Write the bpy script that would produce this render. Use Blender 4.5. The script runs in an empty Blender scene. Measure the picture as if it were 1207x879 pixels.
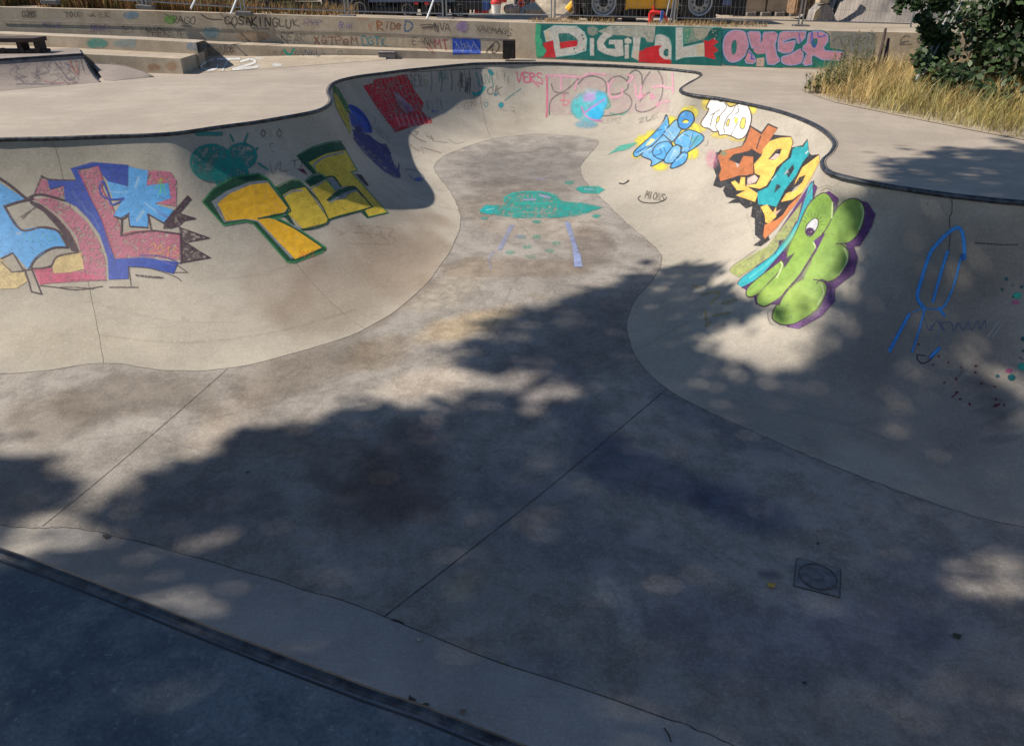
import bpy, bmesh, math, random
import numpy as np
from mathutils import Vector, Matrix, geometry
from mathutils.bvhtree import BVHTree
random.seed(7); RNG=np.random.default_rng(7)
sc=bpy.context.scene; COL=sc.collection
# ------------------------------------------------------------------ camera
W0,H0,FPX,PITCH,CH=1207.0,879.0,900.0,math.radians(28.5),1.9
CP,SP=math.cos(PITCH),math.sin(PITCH)
cd=bpy.data.cameras.new('camera'); cam=bpy.data.objects.new('camera',cd); COL.objects.link(cam)
cam.location=(0,0,CH); cam.rotation_euler=(math.pi/2-PITCH,0,0)
cd.sensor_width=36; cd.lens=FPX/W0*36; cd.clip_start=.05; cd.clip_end=2000
sc.camera=cam
def ray(x,y):
    u=x-W0/2; v=y-H0/2
    return (u, FPX*CP-v*SP, -(FPX*SP+v*CP))
def U(x,y,z=0.0):
    r=ray(x,y); t=(z-CH)/r[2]; return Vector((r[0]*t,r[1]*t,z))
def P(x,y,d):
    r=ray(x,y); t=d/r[1]; return Vector((r[0]*t,d,CH+r[2]*t))
def zf(y):
    return -1.95+0.08*(math.log1p(math.exp((y-5.0)*3))/3 if y<15 else y-5)
def F(x,y):
    z=-1.9
    for _ in range(12):
        p=U(x,y,z); z=zf(p.y)
    return U(x,y,z)
def smooth01(t): t=max(0,min(1,t)); return t*t*(3-2*t)
# ------------------------------------------------------------------ object helpers
def tag(o,label=None,cat=None,group=None,kind=None):
    if label: o['label']=label
    if cat: o['category']=cat
    if group: o['group']=group
    if kind: o['kind']=kind
    return o
def empty(name,loc=(0,0,0),rz=0,label=None,cat=None,group=None,kind=None):
    o=bpy.data.objects.new(name,None); COL.objects.link(o); o.location=loc; o.rotation_euler=(0,0,rz)
    o.empty_display_size=.2
    return tag(o,label,cat,group,kind)
def meshobj(name,verts,faces,mat,parent=None,smooth=False,mats=None,mi=None):
    me=bpy.data.meshes.new(name); me.from_pydata([tuple(v) for v in verts],[],faces)
    for m in (mats or [mat]): me.materials.append(m)
    if mi is not None: me.polygons.foreach_set('material_index',mi)
    if smooth: me.polygons.foreach_set('use_smooth',[True]*len(me.polygons))
    me.update()
    o=bpy.data.objects.new(name,me); COL.objects.link(o)
    if parent: o.parent=parent
    return o
class MB:
    def __init__(s): s.v=[]; s.f=[]
    def add(s,v,f):
        n=len(s.v); s.v+= [Vector(a) for a in v]; s.f+= [tuple(i+n for i in q) for q in f]
    def box(s,c,d,rz=0,M=None,taper=1.0,bev=0.0):
        x,y,z=[a/2 for a in d]; c=Vector(c)
        R=M if M is not None else Matrix.Rotation(rz,3,'Z')
        if bev<=0:
            vs=[]
            for sz in (-1,1):
                k=taper if sz>0 else 1
                for sx,sy in ((-1,-1),(1,-1),(1,1),(-1,1)): vs.append(c+R@Vector((sx*x*k,sy*y*k,sz*z)))
            s.add(vs,[(3,2,1,0),(4,5,6,7),(0,1,5,4),(1,2,6,5),(2,3,7,6),(3,0,4,7)])
        else:
            bm=bmesh.new(); bmesh.ops.create_cube(bm,size=1)
            for w in bm.verts:
                k=taper if w.co.z>0 else 1
                w.co=Vector((w.co.x*d[0]*k,w.co.y*d[1]*k,w.co.z*d[2]))
            bmesh.ops.bevel(bm,geom=bm.edges[:],offset=bev,segments=2,affect='EDGES',profile=.6)
            bm.verts.index_update()
            s.add([c+R@w.co for w in bm.verts],[tuple(w.index for w in f.verts) for f in bm.faces]); bm.free()
    def tube(s,pts,r,n=8,closed=False,cap=True):
        pts=[Vector(p) for p in pts]; N=len(pts); rs=r if isinstance(r,(list,tuple)) else [r]*N
        vs=[]; up=Vector((0,0,1))
        for i,p in enumerate(pts):
            a=pts[i-1] if (i>0 or closed) else p; b=pts[(i+1)%N] if (i<N-1 or closed) else p
            t=(b-a); t=t.normalized() if t.length>1e-9 else up
            q=up if abs(t.z)<.9 else Vector((1,0,0))
            e1=t.cross(q).normalized(); e2=e1.cross(t)
            for k in range(n):
                w=2*math.pi*k/n; vs.append(p+(e1*math.cos(w)+e2*math.sin(w))*rs[i])
        fs=[]
        for i in range(N if closed else N-1):
            j=(i+1)%N
            for k in range(n): fs.append((i*n+k,i*n+(k+1)%n,j*n+(k+1)%n,j*n+k))
        if cap and not closed:
            fs.append(tuple(range(n))[::-1]); fs.append(tuple((N-1)*n+k for k in range(n)))
        s.add(vs,fs)
    def lathe(s,c,prof,axis='z',n=24):
        # prof: (radius, height) closed ring of points
        vs=[];fs=[];M=len(prof);c=Vector(c)
        for i in range(n):
            w=2*math.pi*i/n
            for r,h in prof:
                a,b=r*math.cos(w),r*math.sin(w)
                vs.append(c+(Vector((a,b,h)) if axis=='z' else Vector((a,h,b)) if axis=='y' else Vector((h,a,b))))
        for i in range(n):
            j=(i+1)%n
            for k in range(M): fs.append((i*M+k,j*M+k,j*M+(k+1)%M,i*M+(k+1)%M))
        s.add(vs,fs)
    def prism(s,pts,vec):
        # extrude polygon pts by vec
        n=len(pts); pts=[Vector(p) for p in pts]; vec=Vector(vec)
        s.add(pts+[p+vec for p in pts],[tuple(range(n))[::-1],tuple(range(n,2*n))]+[(i,(i+1)%n,n+(i+1)%n,n+i) for i in range(n)])
    def build(s,name,mat,parent=None,smooth=False):
        o=meshobj(name,s.v,s.f,mat,parent,smooth)
        bm=bmesh.new(); bm.from_mesh(o.data); bmesh.ops.recalc_face_normals(bm,faces=bm.faces); bm.to_mesh(o.data); bm.free()
        if smooth:
            o.data.polygons.foreach_set('use_smooth',[True]*len(o.data.polygons))
            try: o.data.set_sharp_from_angle(angle=math.radians(35))
            except Exception: pass
        return o
# ------------------------------------------------------------------ materials
def s2l(c):
    c=np.asarray(c,float)/255.0
    return np.where(c<=.04045,c/12.92,((c+.055)/1.055)**2.4)
class NT:
    def __init__(s,name):
        s.m=bpy.data.materials.new(name); s.m.use_nodes=True; s.t=s.m.node_tree
        s.t.nodes.clear(); s.out=s.n('ShaderNodeOutputMaterial'); s.b=s.n('ShaderNodeBsdfPrincipled')
        s.l(s.b.outputs[0],s.out.inputs[0]); s.co=None
    def n(s,ty,**k):
        o=s.t.nodes.new(ty)
        for a,b in k.items(): setattr(o,a,b)
        return o
    def l(s,a,b): s.t.links.new(a,b)
    def coord(s):
        if not s.co: s.co=s.n('ShaderNodeNewGeometry').outputs['Position']
        return s.co
    def noise(s,scale,detail=4,rough=.6,vec=None,stretch=None,dist=0):
        v=vec or s.coord()
        if stretch:
            mp=s.n('ShaderNodeMapping'); mp.inputs['Scale'].default_value=stretch; s.l(v,mp.inputs[0]); v=mp.outputs[0]
        o=s.n('ShaderNodeTexNoise'); o.inputs['Scale'].default_value=scale; o.inputs['Detail'].default_value=detail
        o.inputs['Roughness'].default_value=rough; o.inputs['Distortion'].default_value=dist; s.l(v,o.inputs['Vector']); return o.outputs[0]
    def ramp(s,val,a,b,lo=0.0,hi=1.0):
        o=s.n('ShaderNodeMapRange',interpolation_type='SMOOTHSTEP'); s.l(val,o.inputs[0])
        for i,x in enumerate((a,b,lo,hi)): o.inputs[i+1].default_value=x
        return o.outputs[0]
    def mix(s,f,a,b,mode='MIX'):
        o=s.n('ShaderNodeMix',data_type='RGBA',blend_type=mode); o.clamp_result=False
        for sock,x in ((o.inputs[0],f),(o.inputs[6],a),(o.inputs[7],b)):
            if hasattr(x,'links'): s.l(x,sock)
            elif isinstance(x,(int,float)): sock.default_value=x
            else: sock.default_value=(*x,1) if len(x)==3 else x
        return o.outputs[2]
    def math(s,op,a,b=0.0):
        o=s.n('ShaderNodeMath',operation=op)
        for i,x in enumerate((a,b)):
            if hasattr(x,'links'): s.l(x,o.inputs[i])
            else: o.inputs[i].default_value=x
        return o.outputs[0]
    def bump(s,h,strength,dist=.01):
        o=s.n('ShaderNodeBump'); o.inputs['Strength'].default_value=strength; o.inputs['Distance'].default_value=dist
        s.l(h,o.inputs['Height']); s.l(o.outputs[0],s.b.inputs['Normal'])
    def set(s,col=None,rough=None,metal=None,spec=None):
        for k,x in (('Base Color',col),('Roughness',rough),('Metallic',metal),('Specular IOR Level',spec)):
            if x is None: continue
            q=s.b.inputs[k]
            if hasattr(x,'links'): s.l(x,q)
            elif k=='Base Color': q.default_value=(*x,1)
            else: q.default_value=x
        return s.m
def simple(name,c,rough=.6,metal=0,var=.25,scale=6,dirt=None):
    t=NT(name); c=np.array(c,float)
    a=tuple(c*(1-var)); b=tuple(np.minimum(c*(1+var),.95))
    col=t.mix(t.ramp(t.noise(scale,5),.3,.7),a,b)
    if dirt is not None: col=t.mix(t.ramp(t.noise(scale*.5,6,.7),.48,.7,0,.8),col,dirt)
    t.bump(t.noise(scale*8,3),.15,.004)
    return t.set(col,rough,metal)
# ------------------------------------------------------------------ bowl geometry
# matched pairs: coping point, floor joint point
PAIRS=[ # (coping px or world, floor px or world)
 ((-8.6,9.05),(-6.9,7.1)),
 ('u',0,163,0,440),('u',62,161.5,122,428),('u',130,159.5,190,436),('u',180,157.5,262,435),('u',215,155,340,418),('u',262,148,430,388),
 ('u',310,141.5,492,345),('u',350,134.5,528,300),('u',378,128,542,268),('u',389,119,541,248),('u',386,107,531,226),('u',392,98,517,208),
 ('u',410,91.5,512,196),('u',450,85.5,524,184),('u',500,79.7,545,175),('u',538,76.2,562,169),('u',561,74.2,580,164),('u',590,73.8,604,160.5),('u',640,73.5,640,158),('u',730,77,676,161),('u',800,82,698,164),
 ('u',827,88,705,169),('u',803,106.5,690,188),('u',850,115.5,684,198),('u',905,126.5,690,214),('u',945,139,715,240),('u',972,153,742,266),('u',985,167,764,284),
 ('u',981,179,778,299),('u',971,189,779,312),('u',977,201,768,332),('u',1005,209,750,352),('u',1050,218,739,380),('u',1110,227,748,418),('u',1160,232.5,788,460),
 ('u',1207,237,880,505),
]
def cr(P0,P1,P2,P3,t):
    return .5*((2*P1)+(-P0+P2)*t+(2*P0-5*P1+4*P2-P3)*t*t+(-P0+3*P1-3*P2+P3)*t*t*t)
def getpair(p):
    if p[0]=='u': return U(p[1],p[2],0).to_2d(), F(p[3],p[4]).to_2d()
    return Vector(p[0]),Vector(p[1])
prs=[getpair(p) for p in PAIRS]
# right pocket (out of frame), near wall, left pocket
R1,RF1=prs[-1]
nearC=[U(590,879,0).to_2d(),U(300,770,0).to_2d(),U(0,655,0).to_2d()]
extra=[
 ((6.3,6.15),F(1000,556).to_2d()),((7.0,5.0),F(1140,606).to_2d()),((7.15,3.5),F(1207,640).to_2d()+Vector((.6,-.15))),
 ((6.7,1.9),(4.3,2.95)),((5.3,.6),(3.7,2.35)),((3.4,.05),(2.9,2.2)),
 ((1.7,.55),F(850,872).to_2d()+Vector((.5,-.25))),
 (nearC[0],F(850,872).to_2d()+Vector((-.25,.13))),((nearC[0]+nearC[1])/2,F(560,770).to_2d()),
 (nearC[1],F(400,707).to_2d()),(nearC[2],F(120,628).to_2d()),
 ((-3.6,2.75),F(0,619).to_2d()),((-6.0,3.4),(-5.9,5.05)),((-8.3,4.2),(-7.3,5.35)),((-9.5,5.6),(-7.75,5.9)),((-9.7,7.4),(-7.75,6.6)),
]
prs+=[(Vector(a),Vector(b)) for a,b in extra]
NP=len(prs); SUB=12
Cc=[];Fc=[]
for i in range(NP):
    q=[prs[(i+k)%NP] for k in (-1,0,1,2)]
    dl=(q[2][0]-q[1][0]).length
    n=max(4,int(dl/.06))
    for k in range(n):
        t=k/n
        Cc.append(cr(q[0][0],q[1][0],q[2][0],q[3][0],t)); Fc.append(cr(q[0][1],q[1][1],q[2][1],q[3][1],t))
NS=len(Cc)
MA=26
def station(c,f):
    zF=zf(f.y); D=-zF; r=(c-f).length
    out=[]
    if r>=D: R=(r*r+D*D)/(2*D); ang=math.acos(max(-1,(R-D)/R)); circ=True; top=0
    else: R=r; ang=math.pi/2; top=D-r
    for k in range(MA+1):
        a=ang*k/MA; rr=R*math.sin(a); z=R-R*math.cos(a)
        if top>0: z=z*D/R if R>0 else z   # slight ellipse
        out.append(Vector((*(f+(c-f)*(rr/r)),zF+z)))
    return out
vs=[];
for c,f in zip(Cc,Fc): vs+=station(c,f)
fs=[]
for i in range(NS):
    j=(i+1)%NS
    for k in range(MA): fs.append((i*(MA+1)+k,j*(MA+1)+k,j*(MA+1)+k+1,i*(MA+1)+k+1))
WALL_V,WALL_F=vs,fs
# floor
def inpoly(poly,x,y):
    poly=np.asarray(poly,float); x=np.asarray(x,float); y=np.asarray(y,float); c=np.zeros(x.shape,bool)
    n=len(poly)
    for i in range(n):
        x1,y1=poly[i];x2,y2=poly[(i+1)%n]
        if y1==y2: continue
        m=((y1>y)!=(y2>y))&(x<(x2-x1)*(y-y1)/(y2-y1)+x1); c^=m
    return c
fpoly=[(p.x,p.y) for p in Fc]
gx,gy=np.meshgrid(np.arange(-8,6,.07),np.arange(1.5,17,.07)); gx=gx.ravel();gy=gy.ravel()
fp=np.array(fpoly)
ok=inpoly(fp[::2],gx,gy); gx=gx[ok];gy=gy[ok]
dm=np.full(gx.shape,9.)
for a in fp[::2]: dm=np.minimum(dm,np.hypot(gx-a[0],gy-a[1]))
gx=gx[dm>.05];gy=gy[dm>.05]
cv=[Vector(p) for p in fpoly]+[Vector((a,b)) for a,b in zip(gx,gy)]
res=geometry.delaunay_2d_cdt(cv,[(i,(i+1)%NS) for i in range(NS)],[list(range(NS))],1,1e-6)
FLOOR_V=[Vector((p.x,p.y,zf(p.y))) for p in res[0]]; FLOOR_F=[tuple(f) for f in res[2]]
bvh=BVHTree.FromPolygons(WALL_V+FLOOR_V,[*WALL_F,*[tuple(i+len(WALL_V) for i in f) for f in FLOOR_F]])
CAMV=Vector((0,0,CH))
def hit(x,y,b=None):
    r=Vector(ray(x,y)).normalized(); h=(b or bvh).ray_cast(CAMV,r); return h[0],h[1]
def proj(X,Y,Z):
    Z=Z-CH; cz=Y*CP-Z*SP; cy=Y*SP+Z*CP
    return W0/2+FPX*X/cz, H0/2-FPX*cy/cz
def dep(y):
    r=ray(600,y); return r[2]/r[1]
def zat(y,Y): return CH+Y*dep(y)
# ------------------------------------------------------------------ light
AZ,EL=math.radians(-1),math.radians(43)
SUND=Vector((math.cos(EL)*math.cos(AZ),math.cos(EL)*math.sin(AZ),-math.sin(EL)))  # travel direction
w=bpy.data.worlds.new('World'); sc.world=w; w.use_nodes=True
nt=w.node_tree; bg=nt.nodes['Background']; sky=nt.nodes.new('ShaderNodeTexSky'); sky.sky_type='NISHITA'; sky.sun_disc=False
tx,ty=-SUND.x,-SUND.y
sky.sun_elevation=EL; sky.sun_rotation=math.atan2(tx,ty); sky.air_density=1.0; sky.dust_density=.25; sky.ozone_density=3.5
nt.links.new(sky.outputs[0],bg.inputs[0]); bg.inputs[1].default_value=.086
ld=bpy.data.lights.new('sun','SUN'); sun=bpy.data.objects.new('sun',ld); COL.objects.link(sun)
ld.energy=5.0; ld.angle=math.radians(.8); ld.color=(1,.915,.80)
sun.rotation_euler=(-SUND).to_track_quat('Z','Y').to_euler(); sun.location=(-10,0,12)
sc.view_settings.view_transform='Standard'; sc.view_settings.look='None'; sc.view_settings.exposure=.40; sc.view_settings.gamma=1
sc.render.engine='CYCLES'; sc.cycles.max_bounces=6; sc.cycles.transparent_max_bounces=12
try: sc.cycles.use_denoising=True
except Exception: pass
# ------------------------------------------------------------------ concrete
def concrete(name,base,dark,spk=.35,blot=(.42,.66,.55),attr=None,streak=None,bumpk=.35,rough=.82,coat=None):
    t=NT(name)
    base=np.array(base)
    c=t.mix(t.ramp(t.noise(.8,7,.62,dist=.1),.38,.64),tuple(base*1.10),tuple(base*.82))
    c=t.mix(t.ramp(t.noise(3.3,8,.72,dist=.15),blot[0],blot[1],0,blot[2]),c,dark)
    c=t.mix(t.ramp(t.noise(9,6,.7),.5,.68,0,.35),c,tuple(np.array(dark)*1.5))
    c=t.mix(t.ramp(t.noise(26,5,.75),.48,.62,0,.30),c,tuple(base*1.25))
    c=t.mix(t.ramp(t.noise(150,3,.8),.52,.66,0,spk),c,tuple(np.array(dark)*.7))
    c=t.mix(t.ramp(t.noise(3.0,6,.8,stretch=(1,9,3)),.53,.70,0,.30),c,tuple(np.array(dark)*.8))
    c=t.mix(t.ramp(t.noise(2.6,6,.8,stretch=(8,1.2,3)),.55,.70,0,.22),c,tuple(np.minimum(base*1.35,.8)))
    c=t.mix(t.ramp(t.noise(420,2,.6),.50,.62,0,.35),c,tuple(np.array(dark)*.6))
    c=t.mix(t.ramp(t.noise(95,4,.8),.60,.66,0,.6),c,tuple(np.array(dark)*.45))
    c=t.mix(t.ramp(t.noise(70,5,.9),.36,.64,0,.42),c,tuple(np.array(dark)*.75))
    c=t.mix(t.ramp(t.noise(48,5,.85),.52,.68,0,.35),c,tuple(np.minimum(base*1.5,.85)))
    if streak: c=t.mix(t.ramp(t.noise(1.0,6,.7,stretch=streak),.46,.66,0,.5),c,dark)
    if attr:
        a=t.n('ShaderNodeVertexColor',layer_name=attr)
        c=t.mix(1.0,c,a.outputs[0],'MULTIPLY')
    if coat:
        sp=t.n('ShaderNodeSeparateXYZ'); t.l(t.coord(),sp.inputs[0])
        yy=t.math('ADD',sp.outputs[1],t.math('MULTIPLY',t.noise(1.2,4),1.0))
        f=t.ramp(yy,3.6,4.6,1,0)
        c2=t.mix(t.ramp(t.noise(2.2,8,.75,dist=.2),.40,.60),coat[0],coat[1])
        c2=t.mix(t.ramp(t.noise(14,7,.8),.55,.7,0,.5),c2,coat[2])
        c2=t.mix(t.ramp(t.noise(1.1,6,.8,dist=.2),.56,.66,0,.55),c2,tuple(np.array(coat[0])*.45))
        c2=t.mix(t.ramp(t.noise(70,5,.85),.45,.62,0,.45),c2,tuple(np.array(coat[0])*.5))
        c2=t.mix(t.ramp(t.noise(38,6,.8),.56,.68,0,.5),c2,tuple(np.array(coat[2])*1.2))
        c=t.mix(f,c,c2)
    hh=t.math('ADD',t.math('MULTIPLY',t.noise(180,4,.8),.6),t.math('MULTIPLY',t.noise(22,5,.6),1.2))
    t.bump(hh,bumpk,.006)
    return t.set(c,t.ramp(t.noise(5,5),.3,.7,rough-.1,rough+.08),0,.35)
M={}
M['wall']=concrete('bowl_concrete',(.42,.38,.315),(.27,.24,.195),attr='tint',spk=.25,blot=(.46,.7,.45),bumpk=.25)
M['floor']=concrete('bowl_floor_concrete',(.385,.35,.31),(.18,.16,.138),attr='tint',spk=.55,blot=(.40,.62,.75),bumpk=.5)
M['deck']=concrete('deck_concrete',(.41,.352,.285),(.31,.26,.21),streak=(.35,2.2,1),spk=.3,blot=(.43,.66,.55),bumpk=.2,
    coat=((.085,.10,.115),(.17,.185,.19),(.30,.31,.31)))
M['bwall']=concrete('barrier_concrete',(.50,.42,.32),(.30,.24,.17),streak=(2.2,2.2,.35),spk=.3,blot=(.42,.62,.6),bumpk=.4)
M['bank']=concrete('ramp_concrete',(.31,.26,.225),(.19,.155,.13),spk=.3)
M['steel']=simple('coping_steel',(.045,.048,.056),.40,.5,.6,14,(.11,.11,.11))
M['edge']=simple('steel_edge',(.03,.03,.035),.6,.3)
M['dirt']=concrete('dry_ground',(.42,.35,.26),(.30,.24,.17),spk=.5,bumpk=.8)
M['gravel']=concrete('gravel',(.33,.29,.255),(.22,.19,.165),spk=.7,bumpk=.9)
M['wood']=simple('old_wood',(.05,.03,.025),.8)
M['rust']=simple('rusty_steel',(.045,.032,.027),.8,.2,.4,14,(.10,.05,.03))
M['darkm']=simple('dark_metal',(.02,.021,.024),.55,.3)
M['rubber']=simple('rubber',(.022,.021,.02),.85,0,.3,9,(.07,.06,.045))
M['galv']=simple('galvanised_steel',(.38,.38,.37),.45,.5,.15)
M['white']=simple('white_paint',(.72,.72,.70),.5,0,.1)
M['yellow']=simple('machine_yellow',(.95,.47,.012),.45,0,.08,3,(.45,.25,.06))
M['rim']=simple('wheel_rim_grey',(.42,.43,.44),.45,.2,.15,9)
M['blue']=simple('trailer_blue',(.10,.135,.25),.5,0,.15)
M['red']=simple('red_plastic',(.62,.025,.02),.45,0,.15)
M['green']=simple('green_tarp',(.04,.17,.11),.7)
M['plank']=simple('yellow_plank',(.45,.36,.14),.8)
M['glass']=simple('dark_glass',(.02,.025,.03),.12,0,.1)
M['stone']=simple('beige_stone',(.42,.33,.22),.9,0,.25,3,(.25,.19,.12))
M['block']=simple('grey_block',(.20,.18,.17),.9)
M['blueplastic']=simple('blue_plastic',(.06,.16,.5),.45)
M['cast']=simple('cast_iron',(.17,.17,.17),.8,.05,.3,16,(.22,.2,.18))
# ------------------------------------------------------------------ tints by place: slab dirt plus bluish shade painted into the colour
def stain_shade(verts,blobs):
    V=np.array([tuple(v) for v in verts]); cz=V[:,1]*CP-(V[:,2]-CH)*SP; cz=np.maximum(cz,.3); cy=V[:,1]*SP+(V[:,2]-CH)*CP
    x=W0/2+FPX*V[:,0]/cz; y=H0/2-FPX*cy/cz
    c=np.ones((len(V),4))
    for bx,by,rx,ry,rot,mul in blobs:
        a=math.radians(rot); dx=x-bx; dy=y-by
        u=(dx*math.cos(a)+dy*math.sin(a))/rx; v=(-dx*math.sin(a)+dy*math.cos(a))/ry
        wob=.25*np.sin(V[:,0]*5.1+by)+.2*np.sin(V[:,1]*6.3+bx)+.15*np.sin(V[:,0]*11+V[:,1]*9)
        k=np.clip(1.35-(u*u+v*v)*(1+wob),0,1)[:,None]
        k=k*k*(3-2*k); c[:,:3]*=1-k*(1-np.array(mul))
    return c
def addattr(o,name,c):
    a=o.data.color_attributes.new(name,'FLOAT_COLOR','POINT'); a.data.foreach_set('color',np.asarray(c,np.float32).ravel())
# ------------------------------------------------------------------ bowl
bowl=empty('skate_bowl',(0,6,0),0,'kidney shaped concrete skate bowl sunk into the deck, its curved walls covered in graffiti','skate bowl')
def par(o):   # keep world placement under the bowl empty
    o.parent=bowl; o.matrix_parent_inverse=Matrix.Translation((0,-6,0)); return o
o=meshobj('bowl_wall',WALL_V,WALL_F,M['wall'],smooth=True); par(o)
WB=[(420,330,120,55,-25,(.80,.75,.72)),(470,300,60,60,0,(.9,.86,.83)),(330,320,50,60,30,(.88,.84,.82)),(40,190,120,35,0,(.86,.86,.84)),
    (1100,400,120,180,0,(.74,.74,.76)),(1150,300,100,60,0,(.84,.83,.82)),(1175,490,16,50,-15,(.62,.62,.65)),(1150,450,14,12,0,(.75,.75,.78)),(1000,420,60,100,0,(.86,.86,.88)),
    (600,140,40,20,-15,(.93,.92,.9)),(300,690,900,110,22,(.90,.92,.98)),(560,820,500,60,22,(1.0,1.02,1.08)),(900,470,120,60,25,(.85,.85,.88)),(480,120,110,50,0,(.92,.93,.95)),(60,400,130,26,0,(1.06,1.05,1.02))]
addattr(o,'tint',stain_shade(WALL_V,WB))
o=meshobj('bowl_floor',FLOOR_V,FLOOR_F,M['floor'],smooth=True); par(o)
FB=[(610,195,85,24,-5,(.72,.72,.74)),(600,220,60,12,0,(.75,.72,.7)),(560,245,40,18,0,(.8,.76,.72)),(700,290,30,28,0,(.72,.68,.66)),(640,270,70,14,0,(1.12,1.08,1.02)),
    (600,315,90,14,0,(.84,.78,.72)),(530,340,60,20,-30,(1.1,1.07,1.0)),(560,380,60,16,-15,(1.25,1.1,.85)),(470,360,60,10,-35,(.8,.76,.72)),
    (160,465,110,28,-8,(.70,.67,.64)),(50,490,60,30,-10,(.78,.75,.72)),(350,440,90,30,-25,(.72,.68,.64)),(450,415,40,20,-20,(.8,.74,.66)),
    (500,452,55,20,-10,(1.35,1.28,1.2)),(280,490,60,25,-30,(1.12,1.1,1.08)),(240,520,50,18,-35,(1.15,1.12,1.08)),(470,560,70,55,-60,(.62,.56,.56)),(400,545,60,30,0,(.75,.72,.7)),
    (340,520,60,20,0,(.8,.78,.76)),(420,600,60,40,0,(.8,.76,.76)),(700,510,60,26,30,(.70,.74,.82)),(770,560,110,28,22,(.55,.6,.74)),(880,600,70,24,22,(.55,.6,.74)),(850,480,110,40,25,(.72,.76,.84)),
    (640,450,60,40,0,(.72,.72,.76)),(700,400,50,50,0,(.7,.7,.74)),(545,690,22,14,-40,(1.5,1.35,1.1)),(720,700,26,14,30,(1.5,1.45,1.4)),(745,735,10,30,0,(1.4,1.4,1.35)),  # warm pale blob paints a sun fleck at the matching canopy gap
    (880,760,120,60,20,(.88,.9,1.0)),(1000,520,120,40,25,(.85,.86,.9)),(1100,700,80,60,0,(.85,.87,.95)),(910,676,14,8,20,(.4,.42,.5)),(1050,760,90,50,0,(.85,.86,.95)),(400,650,80,30,20,(1.1,1.1,1.12)),(650,620,140,50,20,(.82,.86,.92)),(640,790,60,30,0,(.9,.92,1.0)),  # broad bluish blobs paint the cool tree shade into the floor colour
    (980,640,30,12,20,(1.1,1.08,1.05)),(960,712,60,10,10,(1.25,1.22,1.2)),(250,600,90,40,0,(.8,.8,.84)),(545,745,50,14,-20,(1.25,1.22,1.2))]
addattr(o,'tint',stain_shade(FLOOR_V,FB))
# coping pipe
cs=Cc[::2]; mb=MB()
def inward(i,lst):
    a=lst[i-1]; b=lst[(i+1)%len(lst)]; t=(b-a).normalized(); return Vector((t.y,-t.x))
N_=len(cs); 
cen=Vector((0,7))
pts=[]
area=sum(cs[i].x*cs[(i+1)%N_].y-cs[(i+1)%N_].x*cs[i].y for i in range(N_)); sg=1 if area<0 else -1
for i in range(N_):
    n=inward(i,cs)*sg; p=cs[i]+n*.012; pts.append((p.x,p.y,-.016+.002*math.sin(i*.7)))
mb.tube(pts,.026,10,closed=True); par(mb.build('coping_pipe',M['steel'],smooth=True))
mb=MB(); pts=[]
for i in range(N_):
    n=inward(i,cs)*sg; p=cs[i]-n*.020; pts.append((p.x,p.y,-.003))
mb.tube(pts,.006,6,closed=True); par(mb.build('coping_gap',M['edge']))
# ------------------------------------------------------------------ deck
outer=[Vector((-40,-40,0)),Vector((40,-40,0)),Vector((40,9,0)),U(1207,92),U(1100,87),U(960,81.7),U(780,75.2),U(620,69.0),Vector((-2.5,18,0)),Vector((-40,19,0))]
outer=[Vector((p.x,p.y+(.25 if p.y>8 else 0),0)) for p in outer]
hole=[Vector((c.x,c.y,0)) for c in Cc[::2]]
tri=geometry.tessellate_polygon([outer,hole]); dv=outer+hole
fc=[]
for t in tri:
    a,b,c=[dv[i] for i in t]
    fc.append(t if (b-a).cross(c-a).z>0 else (t[0],t[2],t[1]))
deck=meshobj('deck',dv,fc,M['deck']); deck['kind']='structure'
# ------------------------------------------------------------------ barrier wall with tiers
B=[U(620,69.3),U(780,75.5),U(960,82.0),U(1100,87)]
B0=B[0]; B.append(B[-1]+(B[-1]-B[0]).normalized()*34)
ytop={0:27.2,1:31.2,2:36.4,3:39.6}
rt=[(p,zat(ytop[i],p.y)) for i,p in enumerate(B[:4])]
rt.append((B[4],rt[3][1]))
LA=[(600,26.6,17.8),(450,21.5,18.25),(300,17,18.75),(160,12.6,19.2),(0,8.6,19.8)]
lt=[]
for x,y,d in LA: p=P(x,y,d); lt.append((Vector((p.x,p.y,0)),p.z))
e=lt[-1][0]-lt[-2][0]; lt.append((lt[-1][0]+e.normalized()*26,lt[-1][1]+.1))
top=[*reversed(lt),*rt]      # left to right
def wallstrip(name,line,mat,thick,parent=None,zb=-.06,seg=1):
    # line: [(xy, z)], vertical front at line, flat top of given thickness behind
    mb=MB(); n=len(line); V=[]
    for p,z in line: V+=[Vector((p.x,p.y,zb)),Vector((p.x,p.y,z)),Vector((p.x,p.y+thick,z)),Vector((p.x,p.y+thick,zb))]
    Fq=[]
    for i in range(n-1):
        a=4*i;b=4*i+4
        Fq+=[(a,b,b+1,a+1),(a+1,b+1,b+2,a+2),(a+2,b+2,b+3,a+3)]
    Fq+=[(0,1,2,3),(4*n-4,4*n-1,4*n-2,4*n-3)]
    mb.add(V,Fq); return mb.build(name,mat,parent)
bw=empty('barrier_wall',(0,17.4,0),0,'long low concrete wall with graffiti and a green DIGITAL OMER mural behind the skate bowl','wall')
def parb(o): o.parent=bw; o.matrix_parent_inverse=Matrix.Translation((0,-17.4,0)); return o
parb(wallstrip('wall_face',top,M['bwall'],.28))
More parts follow.
